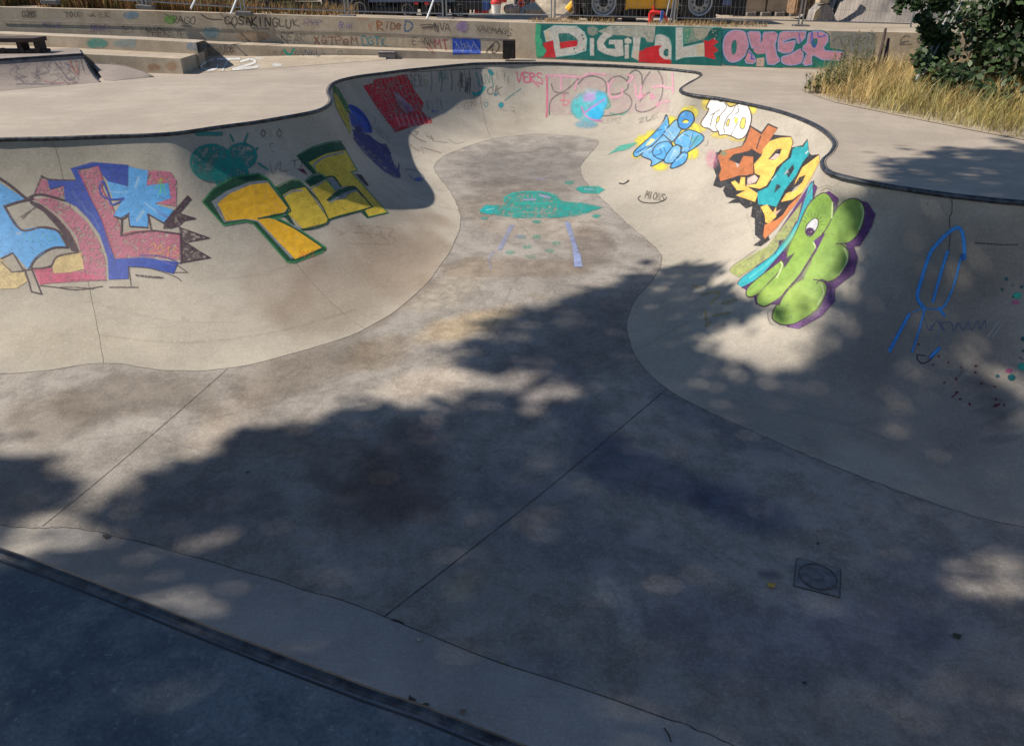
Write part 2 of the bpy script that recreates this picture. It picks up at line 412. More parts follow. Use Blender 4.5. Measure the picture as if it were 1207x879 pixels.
# formwork joint lines and coping lip
mb=MB(); 
jl=[(0,24,19.8),(160,28.7,19.2),(300,34,18.75),(450,39.2,18.25),(600,46.2,17.8)]
for i in range(len(jl)-1):
    a=P(*jl[i]);b=P(*jl[i+1]); a.y-=.003; b.y-=.003
    mb.tube([a,b],.006,4)
0 and mb.tube([Vector((B[0].x,B[0].y-.004,.42)),Vector((B[1].x,B[1].y-.004,.40)),Vector((B[2].x,B[2].y-.004,.38)),Vector((B[3].x,B[3].y-.004,.38))],.004,4)
parb(mb.build('formwork_joint',M['block']))
TB=[(0,40,17.0),(160,46.6,16.25),(231,50.4,15.95),(232,50.5,18.3),(300,53.6,18.1),(450,58.8,17.7),(594,63.6,17.5)]
tb=[]
for x,y,d in TB: p=P(x,y,d); tb.append((Vector((p.x,p.y,0)),p.z))
e=tb[0][0]-tb[1][0]; tb=[(tb[0][0]+e.normalized()*26,tb[0][1])]+tb
parb(wallstrip('upper_ledge',tb,M['bwall'],.5))
c1=U(216,87.6); zc=zat(69.5,c1.y)
tc=[(P(-200,60,16.9),0),(P(0,60,16.1),0),(P(100,63.8,15.6),0),(c1,0)]
tc=[(Vector((p.x,p.y,0)),zat(yy,p.y) if yy else zc) for (p,_),yy in zip(tc,(55,59,64,69.5))]
parb(wallstrip('lower_ledge',tc,M['bwall'],1.25))
# bank painted GT2
bot=[U(219,87.4),U(300,82.4),U(350,78.6),U(400,74.8),U(455,71.0)]
tp=[P(243,68.2,17.9),P(300,66.6,18.08),P(350,65.6,17.95),P(400,65.2,17.8),P(455,65.8,17.66)]
V=[];Fq=[]
for b_,t_ in zip(bot,tp):
    for k in range(7):
        s=k/6; p=b_.lerp(t_,s); p.z=.004+(t_.z-.004)*s**1.3; V.append(p)
for i in range(4):
    for k in range(6): Fq.append((i*7+k,(i+1)*7+k,(i+1)*7+k+1,i*7+k+1))
bank_o=meshobj('painted_bank',V,Fq,M['bwall'],smooth=True); parb(bank_o)
# quarter pipe
qp=empty('quarter_pipe',(-8.5,14,0),0,'low grey concrete quarter pipe at the left edge of the deck, scribbled with faint graffiti','quarter pipe')
def parq(o,e_=None):
    e_=e_ or qp; o.parent=e_; o.matrix_parent_inverse=e_.matrix_world.inverted() if False else Matrix.Translation(-e_.location); return o
b0=U(118,97.2); b1=U(0,107.3); t0=P(97,64.6,14.95); t1=P(0,71,14.15)
dv_=(b1-b0); b2=b0+dv_*2.6; t2=t0+(t1-t0)*2.6
def qsec(b,t):
    out=[]
    for k in range(11):
        a=k/10*math.radians(62); s=math.sin(a)/math.sin(math.radians(62)); h=(1-math.cos(a))/(1-math.cos(math.radians(62)))
        p=b.lerp(t,s); p.z=t.z*h*.985+.003; out.append(p)
    return out
s0,s2=qsec(b0,t0),qsec(b2,t2)
V=s0+s2; n=11
back0=t0+Vector((-.75,1.35,-.01)); back2=t2+Vector((-.6,1.6,-.01))
Fq=[(k,n+k,n+k+1,k+1) for k in range(10)]
V+= [back0,back2,Vector((back0.x,back0.y,-.02)),Vector((back2.x,back2.y,-.02)),Vector((b0.x,b0.y,-.02))]
Fq+=[(10,21,23,22),(22,23,25,24),tuple(range(11))+(22,24,26)]
qo=MB(); qo.add(V,Fq); qpo=parq(qo.build('ramp_face',M['bank']))
mb=MB(); mb.tube([t0+Vector((0,0,.004)),t2+Vector((0,0,.004))],.022,8); mb.tube([p+Vector((0,0,.006)) for p in s0],.014,6); parq(mb.build('steel_edge',M['steel'],smooth=True))
# low bank beside it
hb=empty('low_bank',tuple(b0),0,'small curved concrete bank running down to the right of the quarter pipe','skate ramp')
bb=[b0+Vector((-.05,.25,0)),U(135,95.4),U(150,94),U(166,92.4),U(181,91.0)]
tt=[P(109,75.5,15.3),P(130,76.2,15.25),P(150,79,15.1),P(168,84.6,14.95),P(181,91,14.7)]
V=[];Fq=[]
for a_,c_ in zip(bb,tt):
    for k in range(9):
        s=k/8; p=a_.lerp(c_,s); p.z=.005+max(c_.z,0.0)*s**1.15; V.append(p)
for i in range(4):
    for k in range(8): Fq.append((i*9+k,(i+1)*9+k,(i+1)*9+k+1,i*9+k+1))
base=len(V)
for c_ in tt: V.append(Vector((c_.x,c_.y+.02,-.01)))
for i in range(4): Fq.append((i*9+8,(i+1)*9+8,base+i+1,base+i))
mb=MB(); mb.add(V,Fq); o=mb.build('bank_surface',M['bank'],smooth=True); parq(o,hb)
mb=MB(); mb.tube([V[i*9+8]+Vector((0,0,.004)) for i in range(5)],.008,5); parq(mb.build('steel_edge',M['edge']),hb)
# grind bench on the quarter pipe's platform
gb=empty('grind_bench',tuple(P(20,63,15.35)),0,'low dark brown steel and plank grind bench on top of the quarter pipe','bench')
zb=zat(64.2,15.35); zt=zat(44.5,15.3); xl=P(-60,50,15.3).x; xr=P(45,50,15.3).x
def bx(x0,x1,y0,y1,z0,z1,name,m,e_,bev=.008):
    mb=MB(); mb.box(((x0+x1)/2,(y0+y1)/2,(z0+z1)/2),(abs(x1-x0),abs(y1-y0),abs(z1-z0)),bev=bev); return parq(mb.build(name,m),e_)
hz=zt-zb
bx(xl,xr,15.2,15.62,zt-.075,zt,'bench_top',M['wood'],gb)
bx(xl,xr+.03,15.26,15.6,zb,zb+.08,'bench_rail',M['rust'],gb)
for k,xx in enumerate((xr-.10,xr-.42,xr-1.3)):
    bx(xx,xx+.09,15.3,15.56,zb+.08,zt-.075,'leg',M['rust'],gb)
for xx in (xr-.05,xr-.35,xr-.7): bx(xx,xx+.07,15.24,15.27,zb+.02,zb+.12,'bracket',M['rust'],gb,.003)
# blocks near the wall
def boxthing(name,label,cat,px,py0,py1,wpx,Y,dd,mat,extra=None):
    c=P(px,py1,Y); h=zat(py0,Y)-max(0,c.z); wd=wpx/FPX*Y*1.08
    e_=empty(name,(c.x,Y,max(0,c.z)),0,label,cat)
    mb=MB(); mb.box((c.x,Y+dd/2,max(0,c.z)+h/2),(wd,dd,h),bev=.012); parq(mb.build('box_body',mat),e_); return e_,c,wd,h
e_,c,wd,h=boxthing('utility_box','brown steel box standing against the wall left of the green mural','utility box',600,47.5,69.5,13,17.2,.24,M['rust'])
mb=MB(); mb.box((c.x,17.19,h/2+.02),(wd*.8,.012,h*.85)); mb.tube([(c.x+wd*.3,17.18,h*.5),(c.x+wd*.3,17.18,h*.62)],.008,6); parq(mb.build('door',M['rust']),e_)
mb=MB(); mb.box((c.x,17.32,h+.022),(wd*.35,.08,.04)); parq(mb.build('cap',M['darkm']),e_)
e_,c,wd,h=boxthing('grind_block','small dark block lying on the far deck below the orange and cyan wall tags','block',456,61.6,69.9,17,U(456,69.9).y,.2,M['block'])
mb=MB(); mb.box((c.x,c.y-.008,h-.02),(wd*1.02,.02,.02)); parq(mb.build('steel_edge',M['steel']),e_)
# ------------------------------------------------------------------ ground behind the wall
V=[];Fq=[]
rows=[(.28,-.02),(.9,-.0),(1.8,-.06),(3.2,None),(14,None),(60,None),(380,None)]
line=[(Vector((-380,19.0,0)),top[0][1])]+top+[(Vector((380,-60,0)),.7)]
line=[(Vector((p.x,p.y,0)),z) for p,z in line]
for p,z in line:
    for dy,dz in rows:
        zz=z+dz if dz is not None else .55
        V.append(Vector((p.x,p.y+dy,zz)))
m_=len(rows)
for i in range(len(line)-1):
    for k in range(m_-1): Fq.append((i*m_+k,(i+1)*m_+k,(i+1)*m_+k+1,i*m_+k+1))
g=meshobj('ground',V,Fq,M['dirt']); g['kind']='structure'
out=[Vector(p) for p in ((-390,-390,-.02),(390,-390,-.02),(390,-50,-.02),(41,9.5,-.02),(41,-41,-.02),(-41,-41,-.02),(-41,19,-.02),(-390,19,-.02))]
tri=geometry.tessellate_polygon([out]); o=meshobj('outer_ground',out,[t for t in tri],M['dirt']); o['kind']='structure'
# ------------------------------------------------------------------ paint: traced shapes laid on the real surfaces
def crs(pts,n=6,closed=True):
    pts=[np.array(p,float) for p in pts]; N=len(pts); out=[]
    rng=range(N) if closed else range(N-1)
    for i in rng:
        g=lambda k:(pts[(i+k)%N] if closed else pts[min(max(i+k,0),N-1)])
        for k in range(n): out.append(cr(g(-1),g(0),g(1),g(2),k/n))
    if not closed: out.append(pts[-1])
    return out
def vnoise(x,y,sc_,seed):
    r=np.random.default_rng(seed); L=r.random((256,256)); x=x/sc_+50; y=y/sc_+50
    xi=np.floor(x).astype(int); yi=np.floor(y).astype(int); fx=x-xi; fy=y-yi; fx=fx*fx*(3-2*fx); fy=fy*fy*(3-2*fy)
    g=lambda a,b:L[(yi+b)%256,(xi+a)%256]
    return (g(0,0)*(1-fx)+g(1,0)*fx)*(1-fy)+(g(0,1)*(1-fx)+g(1,1)*fx)*fy
PK=.72
AK=0
class Art:
    def __init__(s,name,label,x0,y0,x1,y1,step=.6,wear=.25,mname='wall_paint'):
        s.name,s.label,s.wear,s.mn=name,label,wear,mname
        s.xs=np.arange(x0,x1+step,step); s.ys=np.arange(y0,y1+step,step); s.st=step
        s.rgb=np.zeros((len(s.ys),len(s.xs),3)); s.a=np.zeros((len(s.ys),len(s.xs)))
        s.T=(0,0,1); s.seed=1
    def at(s,ox,oy,sc_): s.T=(ox,oy,sc_); return s
    def tr(s,pts): ox,oy,k=s.T; return np.array([(ox+p[0]/k,oy+p[1]/k) for p in pts],float)
    def win(s,P_,m):
        x0,y0=P_.min(0)-m; x1,y1=P_.max(0)+m
        i0,i1=np.searchsorted(s.xs,[x0,x1]); j0,j1=np.searchsorted(s.ys,[y0,y1])
        return slice(j0,j1),slice(i0,i1)
    def sd(s,P_,X,Y,closed):
        d=np.full(X.shape,1e9); n=len(P_)
        for i in range(n if closed else n-1):
            a=P_[i]; b=P_[(i+1)%n]; v=b-a; L=v@v+1e-12
            t=np.clip(((X-a[0])*v[0]+(Y-a[1])*v[1])/L,0,1)
            d=np.minimum(d,(X-a[0]-t*v[0])**2+(Y-a[1]-t*v[1])**2)
        return np.sqrt(d)
    def comp(s,w_,cov,col,op,rough,rs):
        s.seed+=1
        X,Y=np.meshgrid(s.xs[w_[1]],s.ys[w_[0]])
        if rough>0:
            n=.42*vnoise(X,Y,rs,s.seed)+.33*vnoise(X+.4*Y,Y,rs*.4,s.seed+77)+.25*vnoise(X,Y+.5*X,rs*.17,s.seed+78)
            cov=cov*np.clip(1-rough+ (n-.42)*5*rough+rough*.55,0,1)
        al=cov*op; c=s2l(col)*PK
        g1=vnoise(X,Y,5,s.seed*3+1)-.5; g2=vnoise(X,Y,1.3,s.seed*3+2)-.5; g3=vnoise(X*.4+Y*.9,Y*.2-X*.1,.9,s.seed+9)-.5
        c=c[None,None,:]*(1+.20*g1+.12*g2+.10*g3)[...,None]+.015*np.clip(g1+g3,0,1)[...,None]
        al=al*(1-np.clip((vnoise(X,Y,1.1,s.seed+200)-.80)*4,0,.7))
        A=s.a[w_]; C=s.rgb[w_]; na=al+A*(1-al)
        s.rgb[w_]=np.where(na[...,None]>1e-4,(np.clip(c,0,1)*al[...,None]+C*(A*(1-al))[...,None])/np.maximum(na,1e-4)[...,None],C); s.a[w_]=na
    def poly(s,pts,col,op=1,rough=0.,rs=3.,smooth=False,soft=.35,raw=False):
        if smooth: pts=crs(pts)
        P_=np.array(pts,float) if raw else s.tr(pts); w_=s.win(P_,soft*3+1); X,Y=np.meshgrid(s.xs[w_[1]],s.ys[w_[0]])
        if X.size==0: return s
        d=s.sd(P_,X,Y,True); ins=inpoly(P_,X,Y); sdv=np.where(ins,-d,d)
        s.comp(w_,np.clip(.5-sdv/(2*soft),0,1),col,op,rough,rs); return s
    def line(s,pts,w,col,op=1,rough=0.,rs=2.,smooth=True,soft=.35,closed=False):
        if smooth and len(pts)>2: pts=crs(pts,5,closed)
        P_=s.tr(pts); w_=s.win(P_,w/2+soft*2+1); X,Y=np.meshgrid(s.xs[w_[1]],s.ys[w_[0]])
        if X.size==0: return s
        d=s.sd(P_,X,Y,closed)-w/2
        s.comp(w_,np.clip(.5-d/(2*soft),0,1)*min(1,w/.9),col,op,rough,rs); return s
    def blob(s,x,y,rx,ry,col,op=1,rough=.4,rs=3,soft=1.):
        return s.poly([(x+rx*math.cos(t*math.pi/9),y+ry*math.sin(t*math.pi/9)) for t in range(18)],col,op,rough,rs,soft=soft)
    def done(s,b,parent,off=.0025,split=False):
        global AK
        AK+=1; off=.0018+.0008*(AK%7)
        keep=s.a>.03
        q=keep[:-1,:-1]|keep[1:,:-1]|keep[:-1,1:]|keep[1:,1:]
        need=np.zeros(s.a.shape,bool); need[:-1,:-1]|=q; need[1:,:-1]|=q; need[:-1,1:]|=q; need[1:,1:]|=q
        idx=-np.ones(s.a.shape,int); vs=[];cols=[]
        for j,i in zip(*np.nonzero(need)):
            p,n=hit(float(s.xs[i]),float(s.ys[j]),b)
            if p is None: continue
            if n.dot(CAMV-p)<0: n=-n
            idx[j,i]=len(vs); vs.append(p+n*off); cols.append((*s.rgb[j,i],s.a[j,i]))
        J,I=np.nonzero(q); A=idx[J,I];B_=idx[J,I+1];C_=idx[J+1,I+1];D_=idx[J+1,I]
        okk=(A>=0)&(B_>=0)&(C_>=0)&(D_>=0); Q=np.stack([A,D_,C_,B_],1)[okk]
        V=np.array([tuple(v) for v in vs])
        # drop faces stretched over a silhouette edge
        e=np.linalg.norm(V[Q[:,0]]-V[Q[:,2]],axis=1); e2=np.linalg.norm(V[Q[:,1]]-V[Q[:,3]],axis=1); Q=Q[np.maximum(e,e2)<.35]
        C_all=np.array(cols); objs=[]
        if split:
            lab=np.arange(len(V)); 
            while True:
                m_=lab[Q].min(1); new=lab.copy(); 
                for k in range(4): np.minimum.at(new,Q[:,k],m_)
                if (new==lab).all(): break
                lab=new
            for l in np.unique(lab[Q[:,0]]):
                q=Q[lab[Q[:,0]]==l]; u,inv=np.unique(q,return_inverse=True); objs.append(s.mk(V[u],inv.reshape(q.shape),C_all[u],parent,'paint_drip' if 'splash' in s.name else s.name))
            return objs
        return s.mk(V,Q,C_all,parent,s.name)
    def mk(s,V,Q,cols,parent,name):
        me=bpy.data.meshes.new(name); me.vertices.add(len(V)); me.vertices.foreach_set('co',V.astype(np.float32).ravel())
        me.loops.add(Q.size); me.loops.foreach_set('vertex_index',Q.ravel().astype(np.int32)); me.polygons.add(len(Q))
        me.polygons.foreach_set('loop_start',np.arange(0,Q.size,4,dtype=np.int32)); 
        me.polygons.foreach_set('use_smooth',np.ones(len(Q),bool))
        me.materials.append(paintmat(s.wear)); me.update(calc_edges=True); me.validate()
        o=bpy.data.objects.new(name,me); COL.objects.link(o); addattr(o,'paint',np.array(cols))
        if s.label and name==s.name: o['label']=s.label
        parent(o); return o
PM={}
def paintmat(wear):
    if wear in PM: return PM[wear]
    t=NT('spray_paint'); a=t.n('ShaderNodeVertexColor',layer_name='paint')
    c=t.mix(t.ramp(t.noise(5,6,.7),.35,.7,0,.35),a.outputs[0],t.mix(1.0,a.outputs[0],(.72,.72,.72),'MULTIPLY'))
    c=t.mix(t.ramp(t.noise(60,3),.5,.7,0,.12),c,(.33,.30,.26))
    t.set(c,.62,0,.35)
    tr=t.n('ShaderNodeBsdfTransparent'); mx=t.n('ShaderNodeMixShader')
    al=t.math('MULTIPLY',a.outputs[1],t.ramp(t.math('ADD',t.math('MULTIPLY',t.noise(45,5,.75),.6),t.math('MULTIPLY',t.noise(7,5),.4)),.52,.66,1,1-wear))
    t.l(al,mx.inputs[0]); t.l(tr.outputs[0],mx.inputs[1]); t.l(t.b.outputs[0],mx.inputs[2]); t.l(mx.outputs[0],t.out.inputs[0])
    PM[wear]=t.m; return t.m
# crude stroke lettering on a unit cell
GL={'A':[[(0,1),(.45,0),(.9,1)],[(.2,.6),(.75,.6)]],'B':[[(0,0),(0,1),(.6,.95),(.7,.7),(.1,.5),(.6,.35),(.55,.05),(0,0)]],'C':[[(.8,.15),(.4,0),(0,.4),(.1,.9),(.5,1),(.85,.8)]],
'D':[[(0,0),(.05,1),(.7,.85),(.85,.4),(.5,.05),(0,0)]],'E':[[(.8,0),(0,.05),(0,1),(.8,.95)],[(0,.5),(.6,.48)]],'G':[[(.8,.15),(.35,0),(0,.45),(.2,.95),(.7,.95),(.8,.55),(.45,.55)]],
'I':[[(.3,0),(.3,1)]],'K':[[(0,0),(0,1)],[(.75,0),(.05,.55),(.8,1)]],'L':[[(.1,0),(.1,.95),(.8,.95)]],'M':[[(0,1),(.1,0),(.45,.6),(.8,0),(.9,1)]],'N':[[(0,1),(.1,0),(.7,1),(.8,0)]],
'O':[[(.4,0),(0,.4),(.15,.9),(.6,.95),(.85,.5),(.6,.05),(.4,0)]],'P':[[(0,1),(0,0),(.7,.05),(.75,.4),(.05,.55)]],'R':[[(0,1),(0,0),(.7,.1),(.65,.42),(.05,.52),(.8,1)]],
'S':[[(.8,.1),(.3,0),(.1,.3),(.7,.6),(.6,.95),(0,.9)]],'T':[[(0,.05),(.9,0)],[(.45,0),(.4,1)]],'U':[[(0,0),(.05,.8),(.4,1),(.75,.8),(.8,0)]],'V':[[(0,0),(.4,1),(.85,0)]],
'X':[[(0,0),(.8,1)],[(.8,0),(0,1)]],'Y':[[(0,0),(.4,.5)],[(.85,0),(.2,1)]],'Z':[[(0,.05),(.8,0),(0,1),(.85,.95)]],'i':[[(.4,.4),(.4,1)],[(.4,.1),(.4,.15)]],
'e':[[(.1,.6),(.7,.55),(.6,.25),(.2,.25),(0,.6),(.3,1),(.75,.85)]],'2':[[(.05,.2),(.4,0),(.75,.3),(0,1),(.85,.95)]],'0':[[(.4,0),(.05,.5),(.4,1),(.75,.5),(.4,0)]],'1':[[(.1,.25),(.4,0),(.4,1)]],
'5':[[(.75,0),(.15,.05),(.1,.45),(.6,.5),(.65,.85),(.1,1)]],'-':[[(0,.5),(.8,.5)]],'>':[[(0,.5),(.9,.5)],[(.55,.2),(.95,.5),(.55,.8)]],'?':[[(.1,.25),(.4,0),(.75,.3),(.4,.6),(.4,1)]],'4':[[(.6,1),(.6,0),(0,.7),(.9,.7)]],'6':[[(.7,.05),(.2,.4),(.1,.8),(.5,1),(.7,.7),(.2,.6)]]}
RT=random.Random(5)
def text(A,s_,p0,p1,h,w,col,op=1,rough=.2,slant=0,jit=.65):
    n=len(s_); dx=(p1[0]-p0[0])/n; dy=(p1[1]-p0[1])/n; k=A.T[2]
    sl=slant+RT.uniform(-.25,.35)*jit
    for i,ch in enumerate(s_):
        ky=1+RT.uniform(-.25,.25)*jit; kx=1+RT.uniform(-.2,.2)*jit; oy=RT.uniform(-.14,.14)*h*jit; ox=RT.uniform(-.1,.1)*dx*jit; ww=w*RT.uniform(.7,1.2); s2=sl+RT.uniform(-.15,.15)*jit
        for st in GL.get(ch,[]):
            A.line([(p0[0]+ox+dx*(i+.04+.92*x_*kx)+s2*(.6-y_)*h+RT.uniform(-.06,.06)*h*jit,p0[1]+oy+dy*(i+x_)+y_*h*ky+RT.uniform(-.07,.07)*h*jit) for x_,y_ in st],ww,col,op*RT.uniform(.7,1),max(rough,.3) if jit>.3 else rough)
def scrib(A,x0,y0,x1,y1,n,w,col,op=.8,seg=5,rough=.3,seed=0):
    r=random.Random(seed+int(x0*7+y0))
    for _ in range(n):
        x=r.uniform(x0,x1);y=r.uniform(y0,y1); L=[(x,y)]
        for _ in range(seg): 
            x+=r.uniform(-.3,.35)*(x1-x0)/2.2; y+=r.uniform(-.5,.5)*(y1-y0)/1.6; L.append((min(max(x,x0),x1),min(max(y,y0),y1)))
        A.line(L,w,col,op,rough)
# ---------------- joints
def ribbon(mb,pts,nrm,wd):
    V=[]
    for i,p in enumerate(pts):
        t=(pts[min(i+1,len(pts)-1)]-pts[max(i-1,0)]).normalized(); s_=t.cross(nrm[i]).normalized()
        k=wd*(.7+.6*abs(math.sin(i*1.7+p.x*9)*math.cos(i*.61)))/2
        V+=[p+nrm[i]*.002+s_*k,p+nrm[i]*.002-s_*k]
    mb.add(V,[(2*i,2*i+1,2*i+3,2*i+2) for i in range(len(pts)-1)])
M['crack']=simple('joint_dirt',(.075,.065,.055),.95,0,.5,20)
mb=MB()
fl=[Vector((p.x+.006*math.sin(i*.9),p.y+.006*math.cos(i*1.3),zf(p.y))) for i,p in enumerate(Fc)]
fl=[p+Vector((0,0,.0)) for p in fl]; fl.append(fl[0])
ribbon(mb,fl,[Vector((0,0,1))]*len(fl),.0065)
def fline(a,b,wd=.012):
    A_=F(*a);B_=F(*b); n=60; pts=[]
    for k in range(n+1): p=A_.lerp(B_,k/n); p.z=zf(p.y); pts.append(p)
    ribbon(mb,pts,[Vector((0,0,1))]*len(pts),wd)
fline((50,620),(268,435),.007); fline((452,727),(785,459),.009)
par(mb.build('slab_joint',M['crack']))
def seam(i,k1=MA,wd=.008,wob=.003):
    st=[WALL_V[i*(MA+1)+k] for k in range(k1+1)]; a=WALL_V[((i+1)%NS)*(MA+1)+5]-WALL_V[i*(MA+1)+5]
    pts=[];nr=[]
    for k,p in enumerate(st):
        t=(st[min(k+1,k1)]-st[max(k-1,0)]).normalized(); n=t.cross(a.normalized()); n=n.normalized()
        if n.z<0: n=-n
        pts.append(p+a.normalized()*wob*math.sin(k*1.9)); nr.append(n)
    mb=MB(); ribbon(mb,pts,nr,wd); par(mb.build('wall_joint',M['crack']))
acc=0; pidx=[]
for i in range(NP):
    pidx.append(acc); dl=(prs[(i+1)%NP][0]-prs[i][0]).length; acc+=max(4,int(dl/.06))
for k,wd in ((2,.003),(6,.0035),(10,.004),(17,.005),(30,.003)): seam(pidx[k],MA,wd)
# cracks drawn on the wall
A=Art('hairline_crack',None,1040,225,1210,360,.5,.2)
A.line([(1122,234),(1122,250),(1119,258),(1120,275),(1118,300)],.9,(50,45,42),.8)
A.line([(1095,233),(1093,243)],.6,(50,45,42),.6)
A.done(bvh,par)
A=Art('hairline_crack',None,1120,280,1200,300,.5,.2)
A.at(1030,250,3.514).line([(420,128),(480,132),(540,136),(620,134)],1.6,(70,65,60),.6,.5)
A.done(bvh,par)
W_=(235,235,230); K_=(40,34,36); PUR=(62,32,56); PNK=(212,118,148); LB=(84,172,238); RB=(10,68,175); CRM=(226,200,140)
# ---------------- 1 blue and pink letters
A=Art('graffiti_piece','blue and pink angular letters with a purple spiky outline',-40,180,252,356,.6,.1)
a=(0,180,4.883); b=(90,180,4.882); c5=(0,140,3.663)
A.at(*a).poly([(-190,120),(-60,120),(0,175),(150,270),(25,310),(120,445),(200,430),(330,450),(380,540),(300,545),(200,620),(160,670),(75,575),(0,610),(-190,640)],LB)
A.poly([(-190,640),(0,600),(75,690),(140,690),(160,740),(100,780),(-190,800)],CRM,.85,.3)
A.line([(0,612),(75,577),(135,680),(70,690),(10,630)],1.6,PUR,1,.1,smooth=False)
A.poly([(185,265),(300,260),(400,310),(500,400),(570,510),(610,640),(610,735),(230,755),(200,690),(300,690),(480,680),(470,580),(440,480),(350,370),(270,310)],PNK,.78,.9,2.6)
A.poly([(190,670),(300,665),(310,700),(480,690),(590,720),(230,760)],(215,90,125),.8,.8,3)
A.poly([(300,640),(320,600),(370,585),(470,575),(485,670),(400,690),(310,695)],CRM,.9,.1)
A.poly([(240,150),(205,235),(360,260),(375,190),(300,215),(270,160)],PNK,.8,.8,3)
A.at(*c5).poly([(305,215),(400,188),(555,200),(552,290),(470,275),(440,240),(425,205),(340,220),(390,340),(440,440),(480,560),(495,605),(620,600),(770,620),(750,670),(640,645),(555,640),(555,692),(470,695),(465,600),(430,500),(380,430),(330,380),(280,355),(275,290),(215,305),(205,265),(330,268)],RB,1,.12)
A.poly([(338,225),(425,205),(445,270),(440,300),(480,370),(520,470),(520,510),(560,490),(680,485),(780,500),(775,610),(620,595),(500,605),(480,540),(440,430),(390,330)],PNK,.78,.9,2.6)
A.line([(338,225),(390,335),(440,435),(480,545),(500,605)],1.2,(190,60,100),.8,.5); A.line([(425,205),(445,270),(440,300),(480,370),(520,470)],1.2,(190,60,100),.8,.5)
A.line([(520,510),(560,490),(680,485),(780,500)],1.5,(190,60,100),.8,.5)
A.at(*b).poly([(300,80),(415,105),(405,190),(530,175),(545,265),(450,295),(560,330),(505,405),(415,355),(410,430),(310,425),(300,350),(250,380),(215,360),(270,270),(210,265),(175,165),(300,195)],LB)
A.poly([(415,100),(540,110),(575,160),(575,310),(460,290),(545,265),(530,175),(405,190)],PNK,.9,.8,3)
A.line([(340,200),(360,140)],2.5,(190,215,225),.6,.6).line([(350,390),(385,340)],4,(170,205,225),.6,.6).line([(395,290),(460,340)],2,(170,205,225),.6,.5).line([(190,225),(260,230),(290,225)],2,(150,200,230),.6,.5).line([(460,330),(540,380),(470,350)],1,(120,80,150),.6)
A.line([(455,210),(478,170),(490,150),(480,240),(500,180),(512,240)],1,(90,210,90),.9).line([(470,165),(490,150),(500,165)],1.2,(235,150,60),.9)
A.line([(150,165),(135,200),(150,250),(210,270),(275,265),(205,300),(185,240),(155,165)],2,RB,1)
A.line([(225,370),(262,382),(260,475)],2.2,PUR,1,.2,smooth=False).line([(300,350),(308,425),(410,432)],1.6,PUR,1,.2,smooth=False).line([(412,355),(430,440)],2.4,PUR,.9,.4).line([(260,480),(350,460),(450,450),(600,470),(605,630)],2.2,PUR,1,.2,smooth=False).line([(305,350),(290,365),(270,380),(235,375)],2,PUR,1,.3).line([(415,355),(505,408)],1.6,PUR)
A.poly([(505,405),(640,250),(658,268),(590,350),(685,380),(620,392),(585,425),(540,440),(500,440)],PUR,.9,.65,3).line([(505,405),(640,250),(658,268),(590,350),(685,380),(620,392),(585,425)],1.3,PUR,1,.1,smooth=False)
A.poly([(590,430),(765,492),(640,515),(600,500)],PUR,.7,.9,3).line([(590,430),(765,492),(640,515)],1.1,PUR,smooth=False).poly([(600,500),(640,520),(770,605),(600,635)],PUR,.75,.85,3).line([(605,500),(650,540),(770,605),(600,635)],1.3,PUR,smooth=False)
A.line([(570,640),(640,690),(560,690)],1,PUR,.8,.3,smooth=False)
A.line([(-90,775),(0,775),(100,785)],1,PUR,.8,.6).line([(190,775),(355,775)],1.4,PUR,.8,.4).line([(300,655),(315,765)],1.3,PUR,.9,.3).line([(300,655),(420,665),(560,710),(605,740)],.9,PUR,.9,.5).line([(345,705),(420,715),(500,720)],2.4,PUR,.8,.7).line([(-40,735),(180,735)],.8,PUR,.7,.5)
for i in range(13): A.line([(150+i*3,400+i*15),(205+i*2,405+i*14)],.7,(190,60,100),.7,.4)
A.line([(370,592),(440,592),(520,605),(600,640)],1.2,(60,50,150),.9).line([(330,605),(430,605),(560,650)],.9,(140,120,190),.6)
text(A,'2015',(425,512),(600,560),55,.9,(240,175,60),.9,.3)
A.at(*a).line([(-60,110),(0,150),(60,190),(150,265)],3.2,PUR,1,.2).line([(25,310),(100,285),(190,265)],2.6,PUR,1,.15).line([(25,310),(120,445),(240,430),(330,450),(375,510),(390,545)],2.6,PUR,1,.15)
A.poly([(165,270),(230,295),(330,375),(400,455),(455,570),(410,565),(385,510),(340,440),(250,340),(175,295)],PUR,1,.15).line([(160,262),(230,240),(370,275)],2.6,PUR,1,.2).line([(240,135),(200,235)],1.6,PUR,1,.5).line([(240,135),(290,155),(435,160)],1.6,PUR,1,.3)
A.line([(390,545),(300,550),(215,600),(180,665),(290,655),(330,600),(450,575)],2.4,PUR,1,.2).line([(180,665),(240,815),(180,800),(165,740),(140,670)],1.6,PUR,1,.3,smooth=False).line([(130,680),(190,670)],1.4,PUR).line([(230,765),(320,775),(440,790),(590,770)],1.2,PUR,.9,.5).line([(120,370),(210,310),(180,330),(130,380)],1,PUR,.8,.4)
A.line([(240,300),(330,375),(420,490),(470,600)],.8,(180,50,90),.6,.4)
for i in range(9): A.line([(140+i*26,500-(i%3)*14),(150+i*26,470+(i%2)*40)],.8,(80,190,110),.75,.3)
A.line([(100,465),(118,465)],3,(200,200,200),.5,.3)
A.line([(420,220),(440,260),(470,290),(500,340),(540,370),(570,440)],2.5,(90,130,190),.4,.8,2)
A.done(bvh,par)
